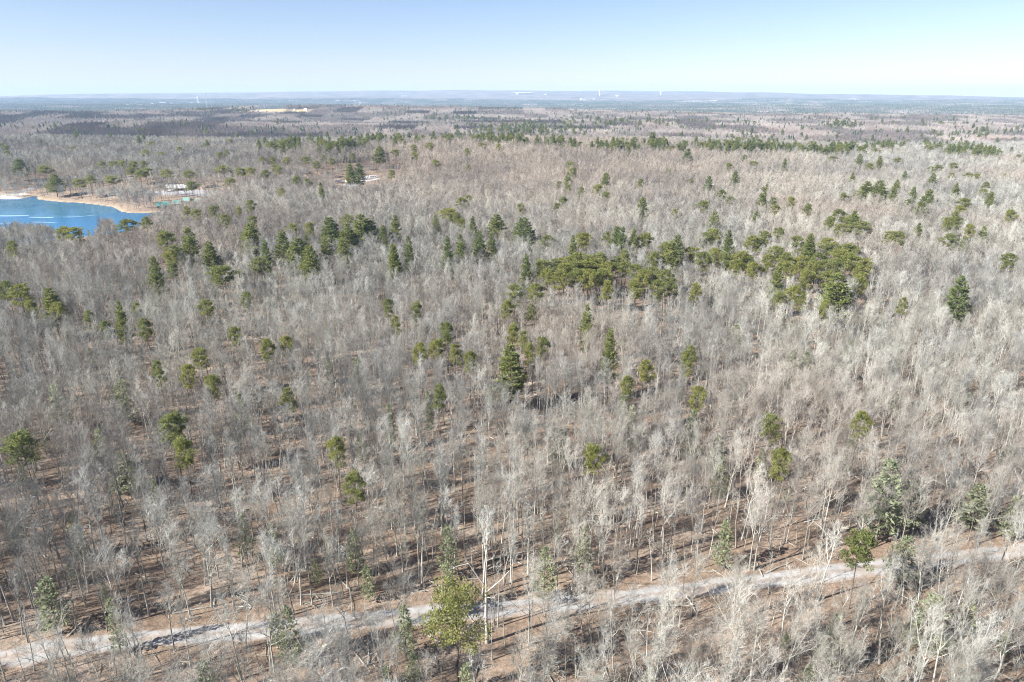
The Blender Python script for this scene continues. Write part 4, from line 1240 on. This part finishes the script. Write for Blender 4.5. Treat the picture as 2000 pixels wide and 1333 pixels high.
cabin(318, 406, .5, 10, 8, M['green_roof'], 'dark green roofed cabin closest to the lake water')
cabin(347, 402, .2, 7, 6.5, M['pale_green_roof'], 'small cabin with a green roof beside the dark one')
cabin(367, 397, -.1, 7, 6.5, M['pale_green_roof'], 'middle cabin with a faded green roof')
cabin(392, 399, -.4, 9, 7.5, M['pale_green_roof'], 'larger cabin with a pale green roof farthest from the lake')

def pavilion():
    x, y = hit(350, 372)
    root = link('pavilion', None, label='long open picnic pavilion with a grey roof by the parking lot', cat='pavilion', loc=(x, y, float(terrain(x, y))))
    root.rotation_euler = (0, 0, .12)
    L, W = 24, 12
    link('roof', gable(L, W, 3.4, 2.6, 1.0, .25).mesh('roof', M['grey_roof'], tint=False), root)
    b = MB(); b.box(-L / 2, L / 2, -W / 2, W / 2, -.4, .18); link('floor_slab', b.mesh('floor_slab', M['concrete'], tint=False), root)
    for i in range(5):
        for sy in (-1, 1):
            px = -L / 2 + .4 + i * (L - .8) / 4
            b = MB(); b.box(px - .15, px + .15, sy * (W / 2 - .3) - .15, sy * (W / 2 - .3) + .15, .18, 3.4); link('post', b.mesh('post', M['timber'], tint=False), root)
    b = MB(); b.box(L / 2 - 5, L / 2 - .6, -W / 2 + .6, W / 2 - .6, .18, 3.2); link('store_room', b.mesh('store_room', M['concrete'], tint=False), root)
pavilion()

def camper(px, py, rz, L, label):
    x, y = hit(px, py)
    root = link('camper_trailer', None, label=label, cat='camper', group='white camper trailers in the loop', loc=(x, y, float(terrain(x, y)) + .15))
    root.rotation_euler = (0, 0, rz)
    prof = [(-L / 2, .75), (-L / 2, 2.9), (-L / 2 + .35, 3.35), (L / 2 - .9, 3.35), (L / 2 - .15, 2.8), (L / 2, 1.9), (L / 2 - .5, .75)]
    W = 1.25; k = len(prof)
    v = [(a, -W, c) for a, c in prof] + [(a, W, c) for a, c in prof]
    f = []
    for i in range(k):
        j = (i + 1) % k; f += [(i, j, k + j), (i, k + j, k + i)]
    for i in range(1, k - 1): f += [(0, i + 1, i), (k, k + i, k + i + 1)]
    b = MB(); b.add(v, f); body = link('body', b.mesh('body', M['white_paint'], tint=False), root)
    for wx in (-L * .3, L * .05, L * .3):
        for sy in (-1, 1):
            b = MB(); b.box(wx - .45, wx + .45, sy * W - .02, sy * W + .02, 1.8, 2.5); link('window', b.mesh('window', M['window_glass'], tint=False), root)
    b = MB(); b.box(-L * .13 - .35, -L * .13 + .35, -W - .03, -W + .03, .85, 2.7); link('door', b.mesh('door', M['steel'], tint=False), root)
    for wx in (-.55, .35):
        for sy in (-1, 1):
            b = MB(); b.tube([(wx, sy * (W - .25), .38), (wx, sy * (W - .01), .38)], [.38, .38], 12); link('wheel', b.mesh('wheel', M['tyre'], tint=False), root)
    b = MB(); b.box(-.4, .5, -.4, .4, 3.35, 3.62); link('roof_unit', b.mesh('roof_unit', M['white_paint'], tint=False), root)
    b = MB(); b.tube([(L / 2 - .3, 0, .7), (L / 2 + 1.2, 0, .55)], [.08, .06], 4); link('hitch', b.mesh('hitch', M['steel'], tint=False), root)
camper(660, 358, .5, 8, 'white camper trailer at the left end of the camper loop')
camper(679, 357, 1.3, 7, 'small white camper trailer turned end-on in the loop')
camper(687, 364.5, .25, 9, 'white camper trailer nearest the grey trees, lowest in the loop')
camper(713, 351.5, .2, 9.5, 'long white camper trailer under the tall pines')
camper(729, 349, .3, 8, 'white camper trailer at the right end of the camper loop')

# ------------------------------------------------------------------ far towers and buildings
def lattice(name, px, py, H, w0, w1, label, bands=False, dish=None, guys=False):
    x, y = hit(px, py, 0)
    root = link(name, None, label=label, cat='radio mast', loc=(x, y, float(terrain(x, y))))
    n = int(H / 9)
    zs = np.linspace(0, H, n + 1); ws = np.interp(zs, [0, H], [w0, w1])
    for q in range(3):
        a = q * 2 * PI / 3 + .3
        b = MB(); b.tube(np.column_stack([ws * math.cos(a), ws * math.sin(a), zs]), np.full(n + 1, .6 if guys else .55), 4); link('leg', b.mesh('leg', M['steel'], tint=False), root)
    b = MB()
    for i in range(n):
        for q in range(3):
            a, c = q * 2 * PI / 3 + .3, (q + 1) * 2 * PI / 3 + .3
            b.tube([(ws[i] * math.cos(a), ws[i] * math.sin(a), zs[i]), (ws[i + 1] * math.cos(c), ws[i + 1] * math.sin(c), zs[i + 1])], [.32, .32], 3)
            b.tube([(ws[i] * math.cos(a), ws[i] * math.sin(a), zs[i]), (ws[i] * math.cos(c), ws[i] * math.sin(c), zs[i])], [.32, .32], 3)
    link('bracing', b.mesh('bracing', M['red_paint'] if bands else M['steel'], tint=False), root)
    if dish:
        for z, r in dish:
            b = MB(); b.tube([(0, 0, z - .9), (0, 0, z + .9)], [r, r], 10); b.add([(r * math.cos(t), r * math.sin(t), z + .9) for t in np.arange(10) * .6283] + [(0, 0, z + 1.2)], [(i, (i + 1) % 10, 10) for i in range(10)])
            link('antenna_ring', b.mesh('antenna_ring', M['steel'], tint=False), root)
    if guys:
        for q in range(3):
            a = q * 2 * PI / 3 + .8
            for z in (H * .5, H * .95):
                b = MB(); b.tube([(0, 0, z), (H * .5 * math.cos(a), H * .5 * math.sin(a), 0)], [.05, .05], 3); link('guy_wire', b.mesh('guy_wire', M['steel'], tint=False), root)
    b = MB(); b.box(-5, -2, -2, 1.5, 0, 3); link('equipment_hut', b.mesh('equipment_hut', M['concrete'], tint=False), root)
    return root
lattice('radio_mast', 405, 214, 128, 2.1, 2.1, 'tall thin guyed radio mast rising above the skyline', guys=True, dish=[(96, 2.0)])
lattice('lattice_tower', 414, 214.5, 84, 4.5, 1.5, 'shorter lattice tower with antennas beside the tall mast', bands=True, dish=[(80, 3.0), (84, 2.0)])

def water_tower(px, py, H, R_, label, mat):
    x, y = hit(px, py)
    root = link('water_tower', None, label=label, cat='water tower', loc=(x, y, float(terrain(x, y))))
    b = MB(); t = np.linspace(-PI / 2, PI / 2, 11)
    pr = np.maximum(R_ * np.cos(t) ** .7, .15); pz = H - R_ * .8 + R_ * .8 * np.sin(t)
    b.tube(np.column_stack([np.zeros(11), np.zeros(11), pz]), pr, 20); link('tank', b.mesh('tank', mat, smooth=True, tint=False), root)
    b = MB(); b.tube([(0, 0, -1), (0, 0, 4), (0, 0, H - R_ * 1.5)], [R_ * .42, R_ * .26, R_ * .26], 12); link('riser', b.mesh('riser', mat, smooth=True, tint=False), root)
    for q in range(6):
        a = q * PI / 3
        b = MB(); b.tube([(R_ * 1.05 * math.cos(a), R_ * 1.05 * math.sin(a), -1), (R_ * .8 * math.cos(a), R_ * .8 * math.sin(a), H - R_ * .8)], [.4, .35], 5); link('leg', b.mesh('leg', mat, tint=False), root)
    b = MB(); b.tube([(0, 0, H - R_ * .85), (0, 0, H - R_ * .75)], [R_ * 1.08, R_ * 1.08], 20); link('balcony', b.mesh('balcony', mat, tint=False), root)
water_tower(703.5, 207, 48, 6.5, 'white water tower standing on the wooded ridge', M['tank_white'])
water_tower(1171, 187, 75, 15, 'tiny white water tower on the horizon right of centre', M['tank_white'])
water_tower(1290.5, 185.5, 62, 16, 'second tiny white water tower farther right on the horizon', M['tank_white'])
water_tower(388, 204, 90, 13, 'faint white tower in the distant town left of the masts', M['tank_white'])

FB = [(455, 219, 26, 11, 5, 'near the pines at the left end of the yellow field'), (468, 218.5, 18, 10, 5, 'second along the left end of the yellow field'), (478, 217, 22, 10, 5, 'third along the left end of the yellow field'), (492, 216.5, 14, 9, 5, 'tucked against the trees above the yellow field'),
      (503, 216, 18, 10, 5, 'on the top edge of the yellow field'), (575, 214, 14, 9, 5, 'above the gap between the two field halves'), (597, 213.5, 24, 11, 6, 'at the right end of the yellow field'), (425, 216.5, 40, 14, 6, 'long and low just right of the masts'),
      (44, 229.5, 20, 10, 5, 'at the left end of the row on the left ridge'), (62, 229.5, 42, 12, 6, 'long one in the row on the left ridge'), (100, 228, 40, 12, 6, 'long grey one in the row on the left ridge'), (125, 226.5, 18, 10, 5, 'at the right end of the row on the left ridge'), (192, 226.5, 30, 12, 7, 'with a reddish look on the left ridge'),
      (250, 206, 60, 25, 12, 'leftmost in the distant town'), (275, 205.5, 70, 25, 12, 'second in the distant town'), (298, 203.5, 50, 30, 16, 'third in the distant town'), (318, 202.5, 110, 40, 22, 'largest block in the distant town'), (336, 203, 60, 30, 14, 'right of the largest block in the distant town'), (352, 202, 45, 25, 12, 'sixth in the distant town'), (374, 202, 50, 25, 12, 'rightmost in the distant town'),
      (545, 199.5, 70, 20, 10, 'first beyond the ridge left of the water tower'), (660, 197, 90, 25, 12, 'second beyond the ridge left of the water tower'), (692, 197.2, 60, 20, 12, 'beside the water tower beyond the ridge'), (790, 188, 150, 40, 20, 'long one beyond the ridge right of the water tower'),
      (1135, 194, 60, 30, 16, 'first in the hazy cluster below the far water towers'), (1142, 196, 70, 30, 14, 'second in the hazy cluster below the far water towers'), (1160, 193, 50, 25, 14, 'third in the hazy cluster below the far water towers'), (1205, 187, 70, 30, 18, 'alone between the far water towers'), (1010, 183.5, 80, 30, 14, 'left on the central skyline'), (1065, 184.5, 80, 30, 14, 'right on the central skyline')]
for i, (px, py, L, W, Hh, where) in enumerate(FB):
    x, y = hit(px, py, 8.0 if py > 208 else 13.0)
    far = y > 4000
    base = float(terrain(x, y)) + (6 if not far else 9)
    root = link('distant_building', None, label='pale distant building ' + where, cat='building', group='pale buildings in the distance', loc=(x, y, base))
    root.rotation_euler = (0, 0, rng.uniform(-.3, .3))
    L, W, Hh = L * .6, W * .7, Hh * .6
    b = MB(); b.box(-L / 2, L / 2, -W / 2, W / 2, -12, Hh); gable_ends(b, L, W, Hh, Hh * .35)
    link('wall', b.mesh('wall', M['far_wall'], tint=False), root)
    link('roof', gable(L, W, Hh, Hh * .35, .6, .4).mesh('roof', [M['far_wall'], M['steel'], M['grey_roof']][i % 3], tint=False), root)

# ------------------------------------------------------------------ the hazy air
def build_haze():
    m = bpy.data.materials.new('hazy_air'); m.use_nodes = True
    n, l = m.node_tree.nodes, m.node_tree.links
    n.clear()
    o = n.new('ShaderNodeOutputMaterial'); v = n.new('ShaderNodeVolumePrincipled')
    v.inputs['Color'].default_value = (.55, .76, 1.0, 1)
    v.inputs['Density'].default_value = HAZE
    v.inputs['Anisotropy'].default_value = 0.0
    l.new(v.outputs[0], o.inputs['Volume'])
    b = MB(); b.box(-20500, 20500, -20500, 20500, -140, 330)
    link('haze', b.mesh('haze', m, tint=False), label='thin blue haze over the distant country', cat='haze', kind='stuff')
HAZE = 6.0e-5
build_haze()
